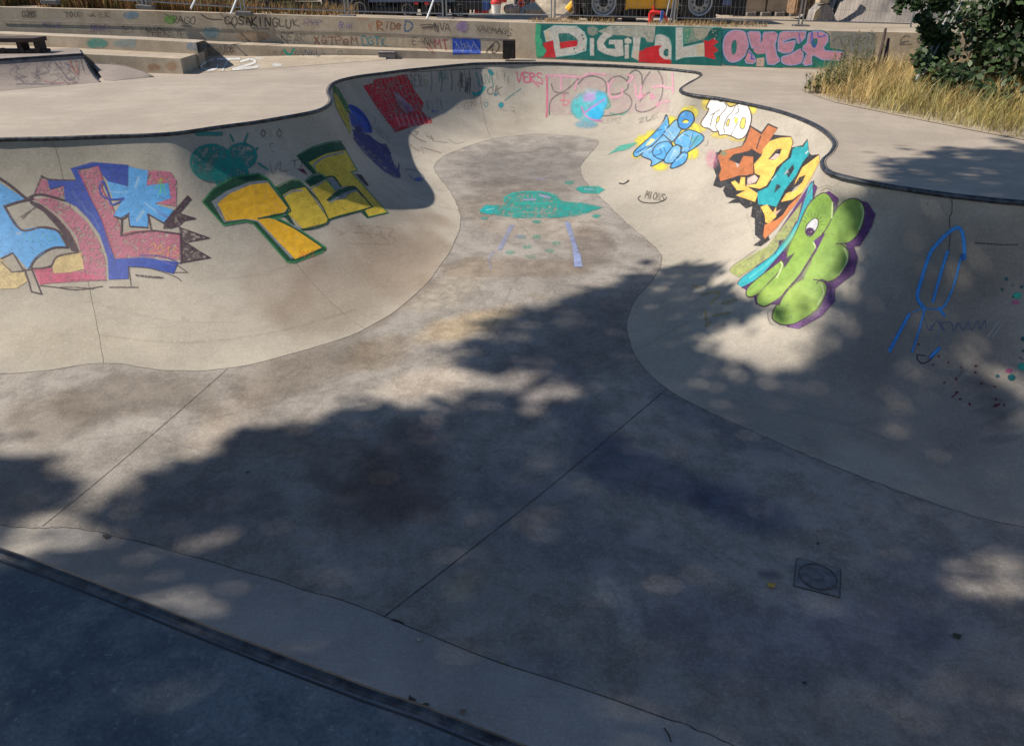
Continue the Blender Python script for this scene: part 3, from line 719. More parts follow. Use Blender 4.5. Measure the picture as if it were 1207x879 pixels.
# ---------------- 2 teal cloud
TL=(20,150,140)
A=Art('graffiti_doodle','teal scribbled cloud with little rays high on the left wall',215,148,322,228,.7,.35).at(200,80,3.353)
A.line([(108,262),(205,262)],5,TL,.85,.5,smooth=False)
for cx,cy,r in ((165,375,82),(285,350,58),(240,420,70)): 
    A.blob(cx,cy,r,r*.86,TL,.75,.75,4); A.line([(cx+r*math.cos(t*.7),cy+r*.85*math.sin(t*.7)) for t in range(10)],2.6,TL,.9,.3)
for l in ([(240,265),(252,292)],[(308,262),(294,300)],[(347,318),(325,345)],[(350,378),(385,402)]): A.line(l,2.4,TL,.85,.3)
A.done(bvh,par)
# ---------------- 3 yellow letters
GR=(12,78,48); LG=(60,150,90); YL=(250,190,25); YL2=(226,196,60); GY=(140,145,150)
A=Art('graffiti_piece','yellow block letters with dark green tops and a thin green outline',236,163,462,314,.55,.15).at(200,80,3.353)
T_=[(133,530),(175,480),(250,437),(350,422),(385,440),(475,560),(462,580),(375,597),(430,600),(500,635),(612,712),(600,727),(490,768),(465,765),(400,690),(330,612),(300,605),(215,620)]
A.line(T_+[T_[0]],3.6,LG,.9,.2,smooth=False).poly(T_,GR)
A.poly([(165,530),(225,487),(320,450),(385,446),(465,555),(455,575),(365,590),(430,603),(500,640),(600,712),(480,756),(345,610),(300,600),(214,612)],GY)
A.poly([(190,537),(235,500),(320,463),(388,456),(465,555),(452,573),(365,590),(428,604),(498,641),(602,711),(496,758),(350,605),(300,598),(222,606)],YL,1,.0)
A.line([(350,597),(400,590),(462,577)],2.2,GR).line([(425,603),(500,640),(605,712),(595,724),(490,762)],1.6,GR)
e=(320,160,7.545); A.at(*e)
A.poly([(225,185),(350,115),(520,65),(620,60),(665,125),(480,160),(330,240),(400,330),(370,345),(290,260)],GR).line([(225,180),(350,108),(520,58),(625,52)],1.2,LG,.9,.3)
A.poly([(330,240),(480,165),(655,130),(760,310),(705,325),(1030,685),(860,725),(830,670),(880,640),(740,450),(610,450),(560,370),(490,370),(400,320)],YL2)
A.line([(385,300),(380,255),(480,190),(640,150)],2.6,GY,.9)
A.line([(400,325),(330,240)],1,(120,170,60)).line([(655,130),(760,310),(705,325),(1030,685),(860,725),(800,680)],1.2,(70,140,70),1,.1,smooth=False).poly([(740,340),(800,350),(865,445),(845,455)],(60,50,60),.85,.3).poly([(795,685),(830,670),(865,722),(848,735)],GR)
A.poly([(45,465),(180,400),(250,405),(300,455),(180,480),(90,530)],GR).line([(40,455),(180,395),(255,402),(300,450)],1.3,LG,.9,.3)
A.poly([(90,535),(170,490),(300,460),(505,745),(480,780),(280,830),(150,700),(155,650)],YL2).line([(105,545),(180,500),(265,490)],2.4,GY,.9).line([(110,700),(190,800),(250,830)],2.6,GY,.8)
A.poly([(100,715),(150,705),(210,810),(170,780)],GR)
A.poly([(300,415),(370,360),(440,350),(495,388),(345,458)],GR).line([(298,408),(365,352),(440,342),(490,375)],1.2,LG,.9,.3)
A.poly([(345,460),(480,390),(570,495),(480,580),(640,570),(740,480),(880,620),(870,640),(600,720),(510,750),(430,590)],YL2).poly([(505,385),(560,392),(615,455),(570,492),(545,475)],GY).line([(490,372),(555,370),(615,455)],2,GR,1,.1)
A.line([(350,475),(470,402)],2.4,GY,.9).poly([(485,578),(600,480),(720,445),(775,480),(620,530),(510,588)],GR).line([(520,595),(650,520),(755,490)],2.6,GY,.9)
A.line([(300,455),(430,600),(505,745)],1.6,GR).line([(480,388),(570,490)],1.2,LG).line([(505,750),(600,718),(870,645),(882,620),(745,460)],1.8,GR).line([(505,745),(485,785),(370,825),(270,835)],2,GR).line([(45,465),(155,640),(150,685),(0,712)],2.2,GR)
text(A.at(220,220,6.706),'2012',(885,520),(1015,500),42,.8,(200,50,20),.95,.1)
A.line([(540,30),(555,60),(545,70)],.5,K_,.7).line([(505,150),(560,130),(630,135)],.5,K_,.7)
A.done(bvh,par)
# ---------------- small dark red scribbles
A=Art('graffiti_tag','dark red scrawled tag beside the teal cloud',288,145,372,210,.6,.2).at(200,80,3.353)
text(A,'J0I0',(325,250),(450,240),30,.8,(120,40,50),.85); scrib(A,395,300,420,335,2,.7,(120,40,50)); A.done(bvh,par)
A=Art('graffiti_tag','dark red V shaped letters above the yellow piece',288,145,372,210,.6,.2).at(200,80,3.353)
text(A,'VLTM',(390,380),(560,360),40,.8,(120,40,50),.8,.3)
A.poly([(500,400),(530,400),(545,425)],(120,30,50),.9,.3).done(bvh,par)
A=Art('graffiti_tag','faint red scrawl below the yellow letters',385,262,510,300,.7,.3).at(200,80,3.353)
scrib(A,640,625,900,700,16,.5,(140,60,60),.6,3); A.done(bvh,par)
# ---------------- 4 hip scribbles
f_=(380,90,5.494); 
A=Art('graffiti_doodle','blue and navy scribble on the shaded inner corner',408,118,478,216,.55,.2).at(*f_)
BL=(30,80,190)
A.poly([(172,185),(230,205),(290,270),(322,350),(300,367),(250,310),(185,230)],BL,.9,.35,2.5,True)
for k in range(5): A.line([(180+k*8,190+k*9),(235+k*8,225+k*10),(300,300+k*8),(316-k*6,352)],1.1,(20,50,130),.9,.1)
A.poly([(165,225),(190,240),(250,310),(310,365),(250,370),(190,320)],(45,80,170),.8,.6,2.5)
NV=(52,58,130)
A.poly([(200,345),(300,385),(430,470),(460,560),(505,630),(505,664),(470,662),(390,612),(260,490),(200,410)],NV,.75,.55,3)
for k in range(9): A.line([(195+k*14,350+k*4),(250+k*16,420+k*8),(340+k*12,500+k*10),(430+k*7,560+k*9),(495,650-k*10)],1.3,(40,46,120),.8,.25)
for k in range(4): A.line([(375+k*12,440),(390+k*12,480),(430+k*4,500)],1.4,(40,46,110),.8,.2)
A.blob(232,345,26,22,(35,25,60),.8,.3)
A.done(bvh,par)
A=Art('graffiti_doodle','yellow and green streak running down the corner of the bowl',386,94,416,165,.5,.2).at(*f_)
A.poly([(72,105),(95,125),(165,240),(182,345),(178,380),(150,320),(85,200)],(196,180,50),.9,.3,2.5).poly([(62,55),(100,75),(165,185),(178,240),(150,235),(105,135),(70,100)],(50,120,50),.85,.5,2.5)
A.line([(70,60),(85,190),(150,320)],.8,(70,80,60),.7,.3).done(bvh,par)
A=Art('graffiti_tag','small dark tag on the shaded inner wall',398,96,460,172,.5,.2).at(*f_)
text(A,'SS',(110,40),(165,45),50,.6,K_,.8); A.done(bvh,par)
A=Art('graffiti_tag','thin navy letters on the shaded slope beside the red block',398,96,460,172,.5,.2).at(*f_)
text(A,'Z',(320,260),(360,280),60,.6,(40,50,100),.8); text(A,'REN',(355,330),(440,390),40,.6,(40,50,90),.8); A.done(bvh,par)
A=Art('graffiti_doodle','small blue outlined scribble near the floor joint',476,196,504,216,.5,.2).at(*f_)
A.line([(535,605),(600,610),(655,650),(640,680),(600,675),(560,640)],.7,(70,110,170),.9).blob(620,668,22,9,(50,110,210),.9,.3).done(bvh,par)
# ---------------- 5 red block and neighbours
g_=(420,70,5.029)
A=Art('graffiti_piece','solid red scratched block high on the far wall',424,84,514,160,.5,.35).at(*g_)
RD=(205,22,40)
A.poly([(40,158),(100,140),(105,120),(210,105),(300,88),(330,160),(400,262),(385,300),(455,375),(330,400),(230,435),(205,400),(110,270)],RD,.92,.75,2)
for k in range(9): A.line([(110+k*26,118-k*3),(165+k*25,225+k*4),(230+k*22,330)],.9,(150,140,138),.65,.6)
for k in range(5): A.line([(75+k*22,215+k*38),(190+k*20,195+k*36)],.8,(150,140,138),.5,.6)
A.poly([(222,190),(262,215),(345,300),(300,325),(262,290),(230,240)],(150,145,150),.9,.4,2).poly([(270,240),(340,300),(300,320)],(110,80,160),.6,.5)
for k in range(22): A.line([(50+k*8,165+k*11),(95+k*8,158+k*11)],.9,(230,60,80),.6,.4)
for k in range(16): A.line([(220+k*14,345+(k%3)*6),(235+k*14,410-k*3)],1.3,(240,70,90),.8,.4)
for k in range(7): A.line([(235+k*30,330),(260+k*30,395)],.9,(220,190,185),.7,.4)
for k in range(12): A.line([(210+k*10,200+k*9),(240+k*10,300+k*5)],.8,(120,15,30),.7,.4)
A.done(bvh,par)
A=Art('graffiti_tag','thin black, teal and blue tags under the far rim',484,78,642,140,.5,.15).at(*g_)
text(A,'REB',(322,95),(395,100),60,.9,K_,.9); text(A,'G',(400,95),(425,95),60,.8,(190,180,60),.8)
A.line([(300,78),(440,70),(600,62),(780,55)],.8,(60,55,55),.7,.4)
for x in (440,500,560,610,640,668): A.line([(x,70),(x+8,130),(x+3,190)],.8,K_,.65,.45)
text(A,'MOR',(490,75),(545,75),55,.9,(40,140,130),.7); text(A,'NENI',(610,75),(690,130),90,.9,K_,.75,.4); text(A,'KIII',(420,250),(520,235),55,.7,(50,50,60),.75); 
A.line([(690,200),(720,210),(745,190),(760,165),(735,195),(700,215)],2.4,(30,180,170),.9,.2).line([(710,80),(725,130),(735,165)],1.1,(60,170,160),.9).line([(790,70),(803,85)],4.5,(30,140,150),.9,.2).line([(800,90),(812,165)],1,(60,160,160),.8)
text(A,'OK',(775,155),(870,170),55,1.0,(90,90,88),.8); scrib(A,820,70,900,200,7,.6,(80,80,80),.6,2); text(A,'UV',(745,90),(800,90),60,.9,(90,170,160),.6)
A.line([(975,175),(925,210),(880,245)],.9,(70,160,165),.8).blob(858,272,16,16,(40,160,175),.9,.2).blob(825,210,12,8,(60,140,160),.7,.3)
A.line([(755,262),(768,285),(780,262),(760,255)],.9,(110,170,180),.7)
text(A,'PEN',(600,270),(720,240),32,.6,(120,60,60),.7); scrib(A,450,300,540,330,4,.7,(80,110,190),.8,4); scrib(A,830,285,940,320,4,.6,(130,130,125),.7,3)
A.done(bvh,par)
A=Art('graffiti_tag','pink scrawled tag under the far rim',598,82,646,108,.45,.15).at(*g_)
text(A,'JVERS',(908,68),(1110,88),62,1.7,(238,110,150),.9,.3); A.line([(1030,110),(1080,165)],1.2,(238,110,150),.8).done(bvh,par)
A=Art('graffiti_tag','thin brown scratched tags on the far left slope',478,150,552,186,.5,.2).at(*g_)
A.line([(310,430),(370,475),(410,490)],.7,(110,70,60),.8).line([(340,430),(365,430),(350,450)],.7,(110,70,60),.8).line([(415,455),(455,478),(440,455)],.7,(110,70,60),.8).line([(400,525),(500,555)],.7,(150,80,75),.8).line([(320,505),(345,530),(375,545)],.7,(150,80,75),.8).line([(545,475),(590,500),(640,490)],.6,(110,80,70),.7).line([(450,485),(540,495)],.6,(110,80,70),.7).line([(385,520),(400,560)],.6,(200,90,90),.7)
A.done(bvh,par)
# ---------------- 6 big outlined letters at the far end
h_=(640,70,6.035)
A=Art('graffiti_piece','large grey outlined letters overwritten with pale pink lines on the end wall',640,80,802,152,.5,.25).at(*h_)
PK_=(240,165,190); GO=(105,100,98)
A.poly([(20,100),(880,100),(900,380),(20,400)],(225,190,195),.32,.9,9)
A.line([(30,118),(180,122),(270,130),(330,105),(440,110)],2.4,PK_,.85,.4)
A.line([(60,180),(80,230),(140,235),(200,190),(250,140)],1.5,GO,.8,.5).line([(45,395),(50,310),(100,255),(180,240)],1.4,GO,.8,.4).line([(250,180),(290,135),(350,120),(420,140),(450,180),(450,240)],1.5,GO,.85,.35)
A.line([(460,165),(500,130),(550,122),(600,160),(600,210),(540,245),(490,250)],1.6,GO,.9,.3).line([(580,240),(620,270),(630,320),(590,375),(480,400),(360,410)],1.4,GO,.85,.35).line([(600,150),(620,100),(660,78),(700,110),(705,180)],1.5,GO,.9,.3).line([(820,85),(850,150),(845,260),(800,340),(720,375),(665,365),(660,320)],1.4,GO,.85,.35).line([(700,220),(720,150),(760,90)],1.4,GO,.85).line([(690,300),(720,260),(760,235)],1.3,GO,.85,.3)
for l in ([(130,130),(130,210)],[(240,160),(225,215)],[(460,170),(475,260)],[(500,140),(470,200)],[(565,210),(555,260),(480,275)],[(655,180),(665,260),(700,270)],[(700,190),(690,270)],[(860,200),(930,210)],[(780,200),(860,190)],[(820,310),(900,300)],[(920,100),(925,240)],[(25,120),(30,260),(25,410)],[(600,170),(640,130),(600,110)]): A.line(l,2.2,(245,170,195) if l[0][0]>100 else (235,110,150),.8,.4)
A.line([(150,250),(145,330),(190,300),(120,290)],1.8,(235,130,150),.7,.5)
scrib(A,640,250,860,330,6,2.2,(240,150,180),.55,3)
text(A,'KEMZ',(420,425),(560,415),35,.6,(140,100,130),.6); text(A,'ZLE',(680,430),(830,380),30,.8,(80,75,80),.75); text(A,'VLK',(700,510),(790,490),22,.6,(110,105,105),.7)
A.done(bvh,par)
A=Art('graffiti_piece','round turquoise sprayed cloud with lilac swirls over the grey letters',668,98,740,158,.5,.2).at(*h_)
CY=(70,205,225)
A.blob(320,340,118,105,(110,215,230),.85,.4,5,2.5).blob(250,350,50,60,(70,190,190),.7,.4,3,2).blob(375,380,55,55,(30,185,240),.95,.2,3,1.5).blob(390,270,70,45,(80,205,235),.85,.3,3,1.5).blob(420,310,40,50,(60,190,230),.9,.3,3).blob(310,465,80,26,(120,190,215),.65,.5,3,2).blob(340,225,50,22,(200,220,225),.6,.5,3,1.5).blob(330,270,45,35,(205,150,215),.7,.5,3,1.5)
A.line([(275,340),(300,400),(350,430),(410,440)],2,(215,120,190),.85,.3).line([(300,380),(370,330),(440,285)],2,(200,120,200),.85,.3).line([(290,300),(340,270),(380,230)],2,(200,150,210),.7,.4).line([(460,280),(475,330),(450,350)],3,(80,185,160),.6,.4)
A.line([(480,385),(560,395),(600,370),(650,360),(720,385),(600,365)],1.3,(60,180,160),.7,.4)
A.done(bvh,par)
A=Art('graffiti_doodle','teal leaf shaped smear low on the right of the far end',714,166,756,186,.5,.25).at(*h_)
A.poly([(460,682),(545,615),(680,590),(600,645),(500,665)],(60,190,170),.8,.5,2.5).done(bvh,par)
# ---------------- 7 blue character letters
i_=(720,100,6.706)
A=Art('graffiti_piece','small sky blue letters on a yellow glow below the white letters',744,124,838,204,.45,.1).at(*i_)
YG=(250,235,60)
for x,y,rx,ry in ((620,220,70,50),(480,300,50,50),(650,360,60,60),(640,540,55,50),(250,450,60,50),(390,650,60,30),(330,420,60,60),(200,560,40,20),(540,470,120,120)): A.blob(x,y,rx,ry,YG,.8,.45,3,2)
SB=(78,165,225); SB2=(110,180,230)
sh_=[[(185,530),(330,395),(410,300),(440,240),(460,330),(420,410),(300,500),(210,570)],[(410,400),(510,280),(540,320),(560,350),(490,450),(440,430)],[(500,455),(600,360),(720,395),(722,450),(600,540),(555,530),(560,490)],
 [(240,555),(330,480),(390,420),(420,400),(490,480),(470,560),(410,600),(320,645),(320,600)],[(330,520),(370,470),(450,450),(490,500),(460,580),(390,590),(340,560)],[(420,600),(490,490),(550,490),(540,570),(480,620)],[(475,640),(560,540),(610,550),(580,620),(495,660)]]
for k,p in enumerate(sh_): A.poly(p,(SB,SB2)[k%2],1,.25,2.5,True); A.line(p,1.3,(20,28,45),1,smooth=True,closed=True)
A.poly([(320,425),(355,435),(290,490),(275,480)],(235,225,150),.9); A.poly([(640,410),(720,400),(722,440),(640,500)],(60,160,150),.6,.3)
A.poly([(600,205),(650,230),(655,290),(600,350),(545,340),(530,280),(555,225)],(50,150,225),1,.1,2,True).line([(600,205),(650,230),(655,290),(600,350),(545,340),(530,280),(555,225)],1.7,(20,28,45),1,closed=True).blob(590,290,26,15,(245,235,90),1,0,1,.4).line([(565,290),(590,275),(615,285)],1.2,(20,28,45))
for l in ([(370,370),(400,355)],[(440,420),(490,450)],[(350,560),(400,540),(380,490)],[(420,500),(440,550)],[(530,580),(570,570)],[(650,380),(620,500)],[(690,400),(610,530)],[(560,380),(620,410)],[(200,540),(300,480)],[(300,540),(340,520)]): A.line(l,.9,(20,40,70),.9)
for l in ([(430,330),(440,370)],[(540,420),(580,380)],[(360,510),(420,480)],[(510,510),(470,590)],[(450,350),(500,420)],[(230,540),(320,500)],[(520,600),(570,560)]): A.line(l,1.2,(190,225,240),.7,.4)
A.line([(625,160),(665,165)],.7,GO,.7).line([(640,185),(660,185)],.7,GO,.6).line([(745,485),(765,470),(768,440)],.7,GO,.7)
A.done(bvh,par)
# ---------------- 8 white TOOD
A=Art('graffiti_piece','white bubble letters TOOD with a brown outline on yellow',824,110,892,172,.4,.05).at(*i_)
for x,y,rx,ry in ((760,150,45,50),(940,160,70,40),(1120,190,40,40),(860,400,70,25),(730,330,30,40),(1010,430,80,15),(1100,180,60,40)): A.blob(x,y,rx,ry,(250,225,90),.75,.5,3,2)
WO=(80,55,40)
out_=[(715,320),(720,290),(760,230),(775,190),(755,180),(790,115),(830,110),(870,135),(900,130),(940,175),(990,160),(1040,140),(1090,180),(1112,260),(1095,340),(1060,410),(1010,432),(950,405),(900,395),(860,400),(850,370),(810,372),(775,345),(740,340)]
A.poly(out_,(250,250,246),1,0,2,True).line(out_,1.5,WO,1,closed=True)
for l in ([(785,330),(800,270),(820,225),(860,200)],[(850,370),(830,330),(860,250),(915,180),(890,135)],[(900,380),(895,330),(920,260),(960,215),(985,170)],[(950,400),(975,350),(1000,300),(980,260)],[(820,225),(790,240)],[(1000,160),(1010,210),(985,230)]): A.line(l,1.1,WO,.95)
for x,y,rx,ry in ((848,275,13,26),(928,300,12,28),(1045,305,22,45)): A.poly([(x+rx*math.cos(t*.7)+ (5 if math.sin(t*.7)<0 else -4),y+ry*math.sin(t*.7)) for t in range(9)],(240,215,90),1); A.line([(x+rx*math.cos(t*.7)+(5 if math.sin(t*.7)<0 else -4),y+ry*math.sin(t*.7)) for t in range(9)],1,WO,1,closed=True)
A.poly([(985,255),(1010,270),(990,310),(975,300)],(240,230,60),1)
A.done(bvh,par)
# ---------------- 9 orange / yellow / teal letters
j_=(830,130,5.171)
OR=(192,112,62); YO=(250,200,95); TQ=(25,165,175); BK=(38,36,42)
A=Art('graffiti_piece','orange, yellow and turquoise interlocking letters with a heavy black shadow',838,142,970,294,.5,.12).at(*j_)
A.poly([(100,240),(65,290),(55,350),(75,400),(55,460),(100,475),(130,460),(115,490),(135,530),(190,540),(225,520),(140,568),(215,565),(255,600),(295,585),(285,650),(310,660),(310,760),(345,790),(300,825),(345,830),(400,790),(370,690),(345,620),(340,570),(240,500),(210,430),(160,420),(120,260)],BK,1,.25,2)
for k in range(10): A.line([(75+k*3,380+k*9),(110+k*6,400+k*9)],.6,(120,120,120),.5,.5)
for k in range(14): A.line([(300+ (k%3)*10,600+k*15),(350,612+k*14)],.6,(130,130,135),.5,.5)
A.poly([(285,95),(350,135),(390,80),(450,108),(420,150),(530,160),(545,200),(530,230),(600,215),(630,175),(640,260),(655,275),(700,270),(705,300),(660,400),(560,560),(480,660),(370,790),(340,560),(300,560),(190,520),(160,430),(90,440),(70,260),(230,220)],BK,1)
A.poly([(285,105),(350,150),(392,92),(445,115),(345,270),(290,235),(270,250),(180,270),(150,300),(190,320),(205,350),(240,280),(300,285),(300,395),(210,400),(100,435),(90,400),(105,360),(85,280),(110,250),(230,225),(255,190)],OR,1,.06)
A.blob(120,265,18,14,(80,140,110),.8,.4)
A.line([(345,160),(320,235)],1.4,BK).poly([(400,190),(460,170),(530,165),(540,200),(510,290),(440,350),(425,390),(380,460),(340,480),(260,465),(330,510),(310,560),(195,520),(250,490),(200,490),(165,440),(190,430),(215,455),(225,410),(250,410),(250,460),(320,450),(345,400),(310,390),(305,330),(350,280),(360,240)],YO,1,.05)
A.poly([(390,300),(440,240),(475,235),(460,280),(420,305)],BK).poly([(400,300),(440,265),(465,270),(440,300)],(215,190,180)).poly([(262,460),(265,415),(310,395),(330,415),(315,440)],(215,190,180)).line([(255,465),(260,405),(315,390),(335,415)],1,BK)
A.poly([(190,320),(205,355),(215,330)],(200,180,170))
A.poly([(560,225),(605,225),(630,185),(640,270),(600,320),(560,400),(490,490),(440,590),(400,580),(330,575),(325,500),(390,470),(430,400),(480,330),(530,290),(540,240)],TQ,1,.05)
A.poly([(500,380),(545,330),(550,360),(515,415)],BK).poly([(485,395),(510,360),(515,380)],(180,180,180)).poly([(425,510),(445,450),(470,465)],BK).line([(410,430),(440,400)],1,(210,230,230),.6,.5)
A.poly([(700,275),(705,310),(660,400),(600,500),(540,545),(470,560),(500,510),(540,490),(560,430),(600,350)],YO,1,.05).poly([(555,450),(580,410),(620,395),(600,440),(545,490),(520,510)],BK).poly([(530,505),(555,470),(590,450),(560,485)],(170,165,160))
A.poly([(345,590),(385,575),(420,625),(440,590),(440,650),(400,690),(375,685),(370,640)],YO,1,.05).poly([(465,570),(500,560),(510,575),(470,595)],BK)
A.poly([(360,760),(370,700),(440,670),(480,640),(520,580),(600,505),(560,570),(520,620),(440,720),(370,785)],(220,130,75),1,.2).poly([(425,625),(470,605),(440,640)],(210,170,150))
A.line([(620,265),(635,250)],1.2,(230,240,240),.8)
for k in range(6): A.line([(310+k*9,365),(315+k*9,390)],.5,BK,.8)
A.done(bvh,par)
A=Art('graffiti_glow','faint pink halo beside the orange letters',822,168,858,216,.8,.5).at(*i_)
A.blob(800,590,45,70,(240,160,185),.5,.6,4,3).done(bvh,par)
# ---------------- 10 green creature letters
k_=(850,200,4.395)
GN=(140,178,72); GD=(92,134,52); VP=(92,40,112)
A=Art('graffiti_piece','long lime green rounded letters with one eye and a violet shadow',860,210,1036,390,.55,.06).at(*k_)
A.poly([(470,60),(500,90),(480,150),(560,110),(610,150),(600,210),(720,160),(760,170),(800,230),(780,300),(720,395),(690,400),(710,460),(690,540),(610,600),(590,620),(590,680),(520,760),(400,825),(340,815),(300,700),(180,700),(170,660),(110,610)],VP,.95,.12,3)
A.poly([(590,615),(590,680),(520,760),(400,825),(345,815),(500,720),(550,620)],(150,110,160),.6,.7,2)
A.poly([(45,530),(60,500),(180,430),(240,400),(420,170),(400,260),(290,430),(90,560)],(176,186,110),.85,.35,3).line([(45,530),(60,500),(180,420)],.7,(120,110,90),.8).line([(70,540),(90,500),(200,430)],.6,(120,110,90),.6)
TC=(45,178,190)
A.poly([(85,595),(110,560),(260,450),(330,370),(400,270),(455,90),(480,60),(475,170),(430,280),(340,400),(200,560),(110,610)],TC,1,.05).line([(85,595),(110,560),(260,450),(330,370)],.8,(40,70,90),.9).line([(110,612),(200,565),(340,405),(430,285),(478,170)],1.6,(50,40,80),1).line([(480,60),(478,170)],1.2,(50,40,80)).poly([(300,370),(335,360),(300,400)],(50,45,90)).line([(300,400),(350,350),(390,270)],1,(50,45,90),.8).line([(280,440),(300,400)],1,(50,45,90))
A.line([(150,560),(250,480),(330,400),(430,250)],2.5,(110,215,215),.5,.2)
parts=[[(130,640),(160,590),(300,480),(315,470),(325,500),(290,570),(200,640),(150,662)],
 [(185,685),(200,640),(330,500),(400,400),(470,360),(495,400),(470,460),(400,560),(320,650),(240,705),(205,705)],
 [(265,760),(290,700),(400,580),(490,570),(540,590),(545,640),(500,720),(400,790),(330,805),(285,790)],
 [(340,440),(400,300),(450,190),(510,130),(550,125),(580,170),(580,240),(530,330),(480,370),(430,380),(380,430)],
 [(510,560),(470,500),(480,440),(540,400),(620,385),(660,420),(655,480),(600,560),(540,582)],
 [(560,380),(530,320),(580,240),(620,180),(680,150),(730,170),(745,230),(720,320),(660,380),(600,390)],
 [(420,590),(470,480),(530,340),(600,380),(620,420),(540,560),(480,600)],[(300,520),(380,400),(450,330),(500,370),(440,440),(340,560)]]
for p in (parts[6],parts[7]): A.poly(p,GN,1,.03)
order=[0,1,2,4,5,3]
for n_ in order:
    p=parts[n_]; A.poly(p,GN,1,.03,3,True); A.line(p,1.3,(70,36,70),1,closed=True)
A.poly(parts[6],GN,1,.03,3,soft=1.5); A.poly([(350,440),(420,340),(490,330),(490,380),(430,450),(340,560),(300,560)],GN,1,.03,3,soft=1.5)
A.poly([(570,350),(540,400),(560,440),(620,420),(650,400),(620,360)],GN,1,0,3,soft=1.2)
# darker upper shading painted into the letters, pale highlights
A.blob(650,240,70,70,GD,.55,.1,4,8).blob(520,200,50,55,GD,.5,.1,4,7).blob(590,440,50,40,GD,.4,.1,4,8).blob(370,620,60,40,(178,205,90),.6,.1,4,8).blob(420,700,80,50,(178,208,90),.6,.1,4,8).blob(250,640,50,30,(178,205,90),.5,.1,4,6).blob(450,520,50,50,(165,200,85),.5,.1,4,8).blob(380,380,40,50,(160,190,75),.5,.1,4,7)
for l in ([(725,180),(738,230),(715,310)],[(640,410),(655,470),(610,550)],[(520,595),(532,640),(500,700)],[(578,170),(575,250)],[(480,380),(490,410),(465,460),(420,530)],[(310,480),(318,500),(290,560)]): A.line(l,1.4,(225,240,180),.85,.1,soft=.6)
A.line([(495,590),(520,570),(560,582),(600,565),(660,480),(660,420),(620,385),(600,385),(680,370),(735,290)],1.3,(60,30,60),1).line([(480,570),(510,575),(540,582)],1.4,(60,30,60),1)
A.line([(300,700),(330,640),(400,560),(440,500),(500,400),(530,330)],2.4,(70,36,70),1).poly([(530,340),(545,325),(500,410),(480,450),(495,400),(480,370)],VP).poly([(320,470),(385,430),(330,510)],(70,50,80))
A.poly([(440,330),(445,290),(480,255),(503,260),(500,300),(465,345)],(215,215,220),1,0,2,True).line([(440,330),(445,290),(480,255),(503,260),(500,300),(465,345)],1.1,(40,25,40),1,closed=True).blob(462,322,24,22,(70,28,78),1,0,2,.5).line([(470,290),(478,280)],1.6,(245,245,250),.9)
for k in range(9):
    an=math.radians(200+k*20); A.line([(478+38*math.cos(an),285+40*math.sin(an)),(478+58*math.cos(an),285+62*math.sin(an))],.7,(50,50,40),.9)
A.line([(520,110),(550,95),(575,108)],.8,K_,.6).line([(500,100),(545,82),(580,95)],.7,K_,.4).line([(240,740),(250,790),(270,805)],.8,(110,90,100),.7)
A.done(bvh,par)
A=Art('graffiti_tag','faded ochre scribble left of the green letters',815,330,875,385,.7,.5).at(700,90,2.834)
for l in ([(360,730),(420,720),(390,760)],[(370,780),(380,840)],[(430,760),(475,745)],[(400,800),(450,790)],[(330,700),(355,705)],[(360,850),(390,820)]): A.line(l,2.6,(205,180,110),.65,.4)
A.done(bvh,par)
# ---------------- 11 rocket and splashes
l_=(1030,250,3.514); RBL=(70,185,255)
A=Art('graffiti_doodle','bright blue outlined rocket on the shaded right wall',1040,258,1148,432,.7,.1).at(*l_)
for w_,cc,oo in ((5.4,RBL,.45),(2.6,(45,160,255),.95)):
    A.line([(205,395),(180,350),(200,270),(230,180),(255,140),(310,85),(350,65),(370,100),(375,190)],w_,cc,oo,.15); A.line([(305,165),(275,260),(245,370)],w_*.85,cc,oo,.2); A.line([(360,190),(325,320),(290,390),(268,400)],w_*.6,cc,oo,.35)
    A.line([(145,425),(110,490),(65,575)],w_*.95,cc,oo,.2); A.line([(210,400),(190,480),(158,580)],w_*.6,cc,oo,.35); A.line([(270,400),(292,428)],w_*.8,cc,oo,.2); A.line([(160,415),(205,400),(270,405)],w_*.4,cc,oo*.8,.4); A.line([(270,565),(235,600)],w_*.9,cc,oo,.2)
A.blob(370,185,12,14,(25,100,190),.9,.1).line([(260,540),(270,480)],1,RBL,.4,.5)
A.done(bvh,par)
A=Art('graffiti_tag','thin blue looping handwriting beside the rocket',1080,375,1185,435,.5,.15).at(*l_)
A.line([(210,440),(230,490),(260,450),(290,490),(280,460),(320,460),(330,495),(350,460),(370,490),(390,455),(405,490),(430,450),(440,485),(460,450),(465,480)],.9,(70,110,170),.75,.3)
A.line([(235,470),(240,490)],1,(70,110,170),.7).line([(515,455),(472,515)],.9,W_,.85,.3).line([(540,450),(488,522)],.9,W_,.8,.3).line([(180,590),(180,610),(205,627),(240,605),(275,560)],1.3,(90,30,80),.9,.1).line([(185,592),(215,595)],1,(90,30,80),.9)
A.done(bvh,par)
A=Art('graffiti_tag','faint blue hook shaped mark left of the rocket',1040,335,1056,368,.5,.15).at(*l_)
A.line([(50,315),(80,325),(50,395)],.7,(60,100,140),.45,.4).done(bvh,par)
A=Art('paint_splash','crimson, turquoise and pink paint drips on the right wall',1080,320,1209,480,.6,.1).at(*l_)
r_=random.Random(3)
for x,y in ((185,547),(268,597),(245,632),(308,622),(362,643),(422,637),(420,664),(292,707),(340,692),(445,710),(500,722),(342,747),(325,765),(357,775),(396,795),(505,800),(505,775),(540,800)):
    A.blob(x,y,r_.uniform(3,7),r_.uniform(3,6),(120,20,55),.85,.1,2,.5)
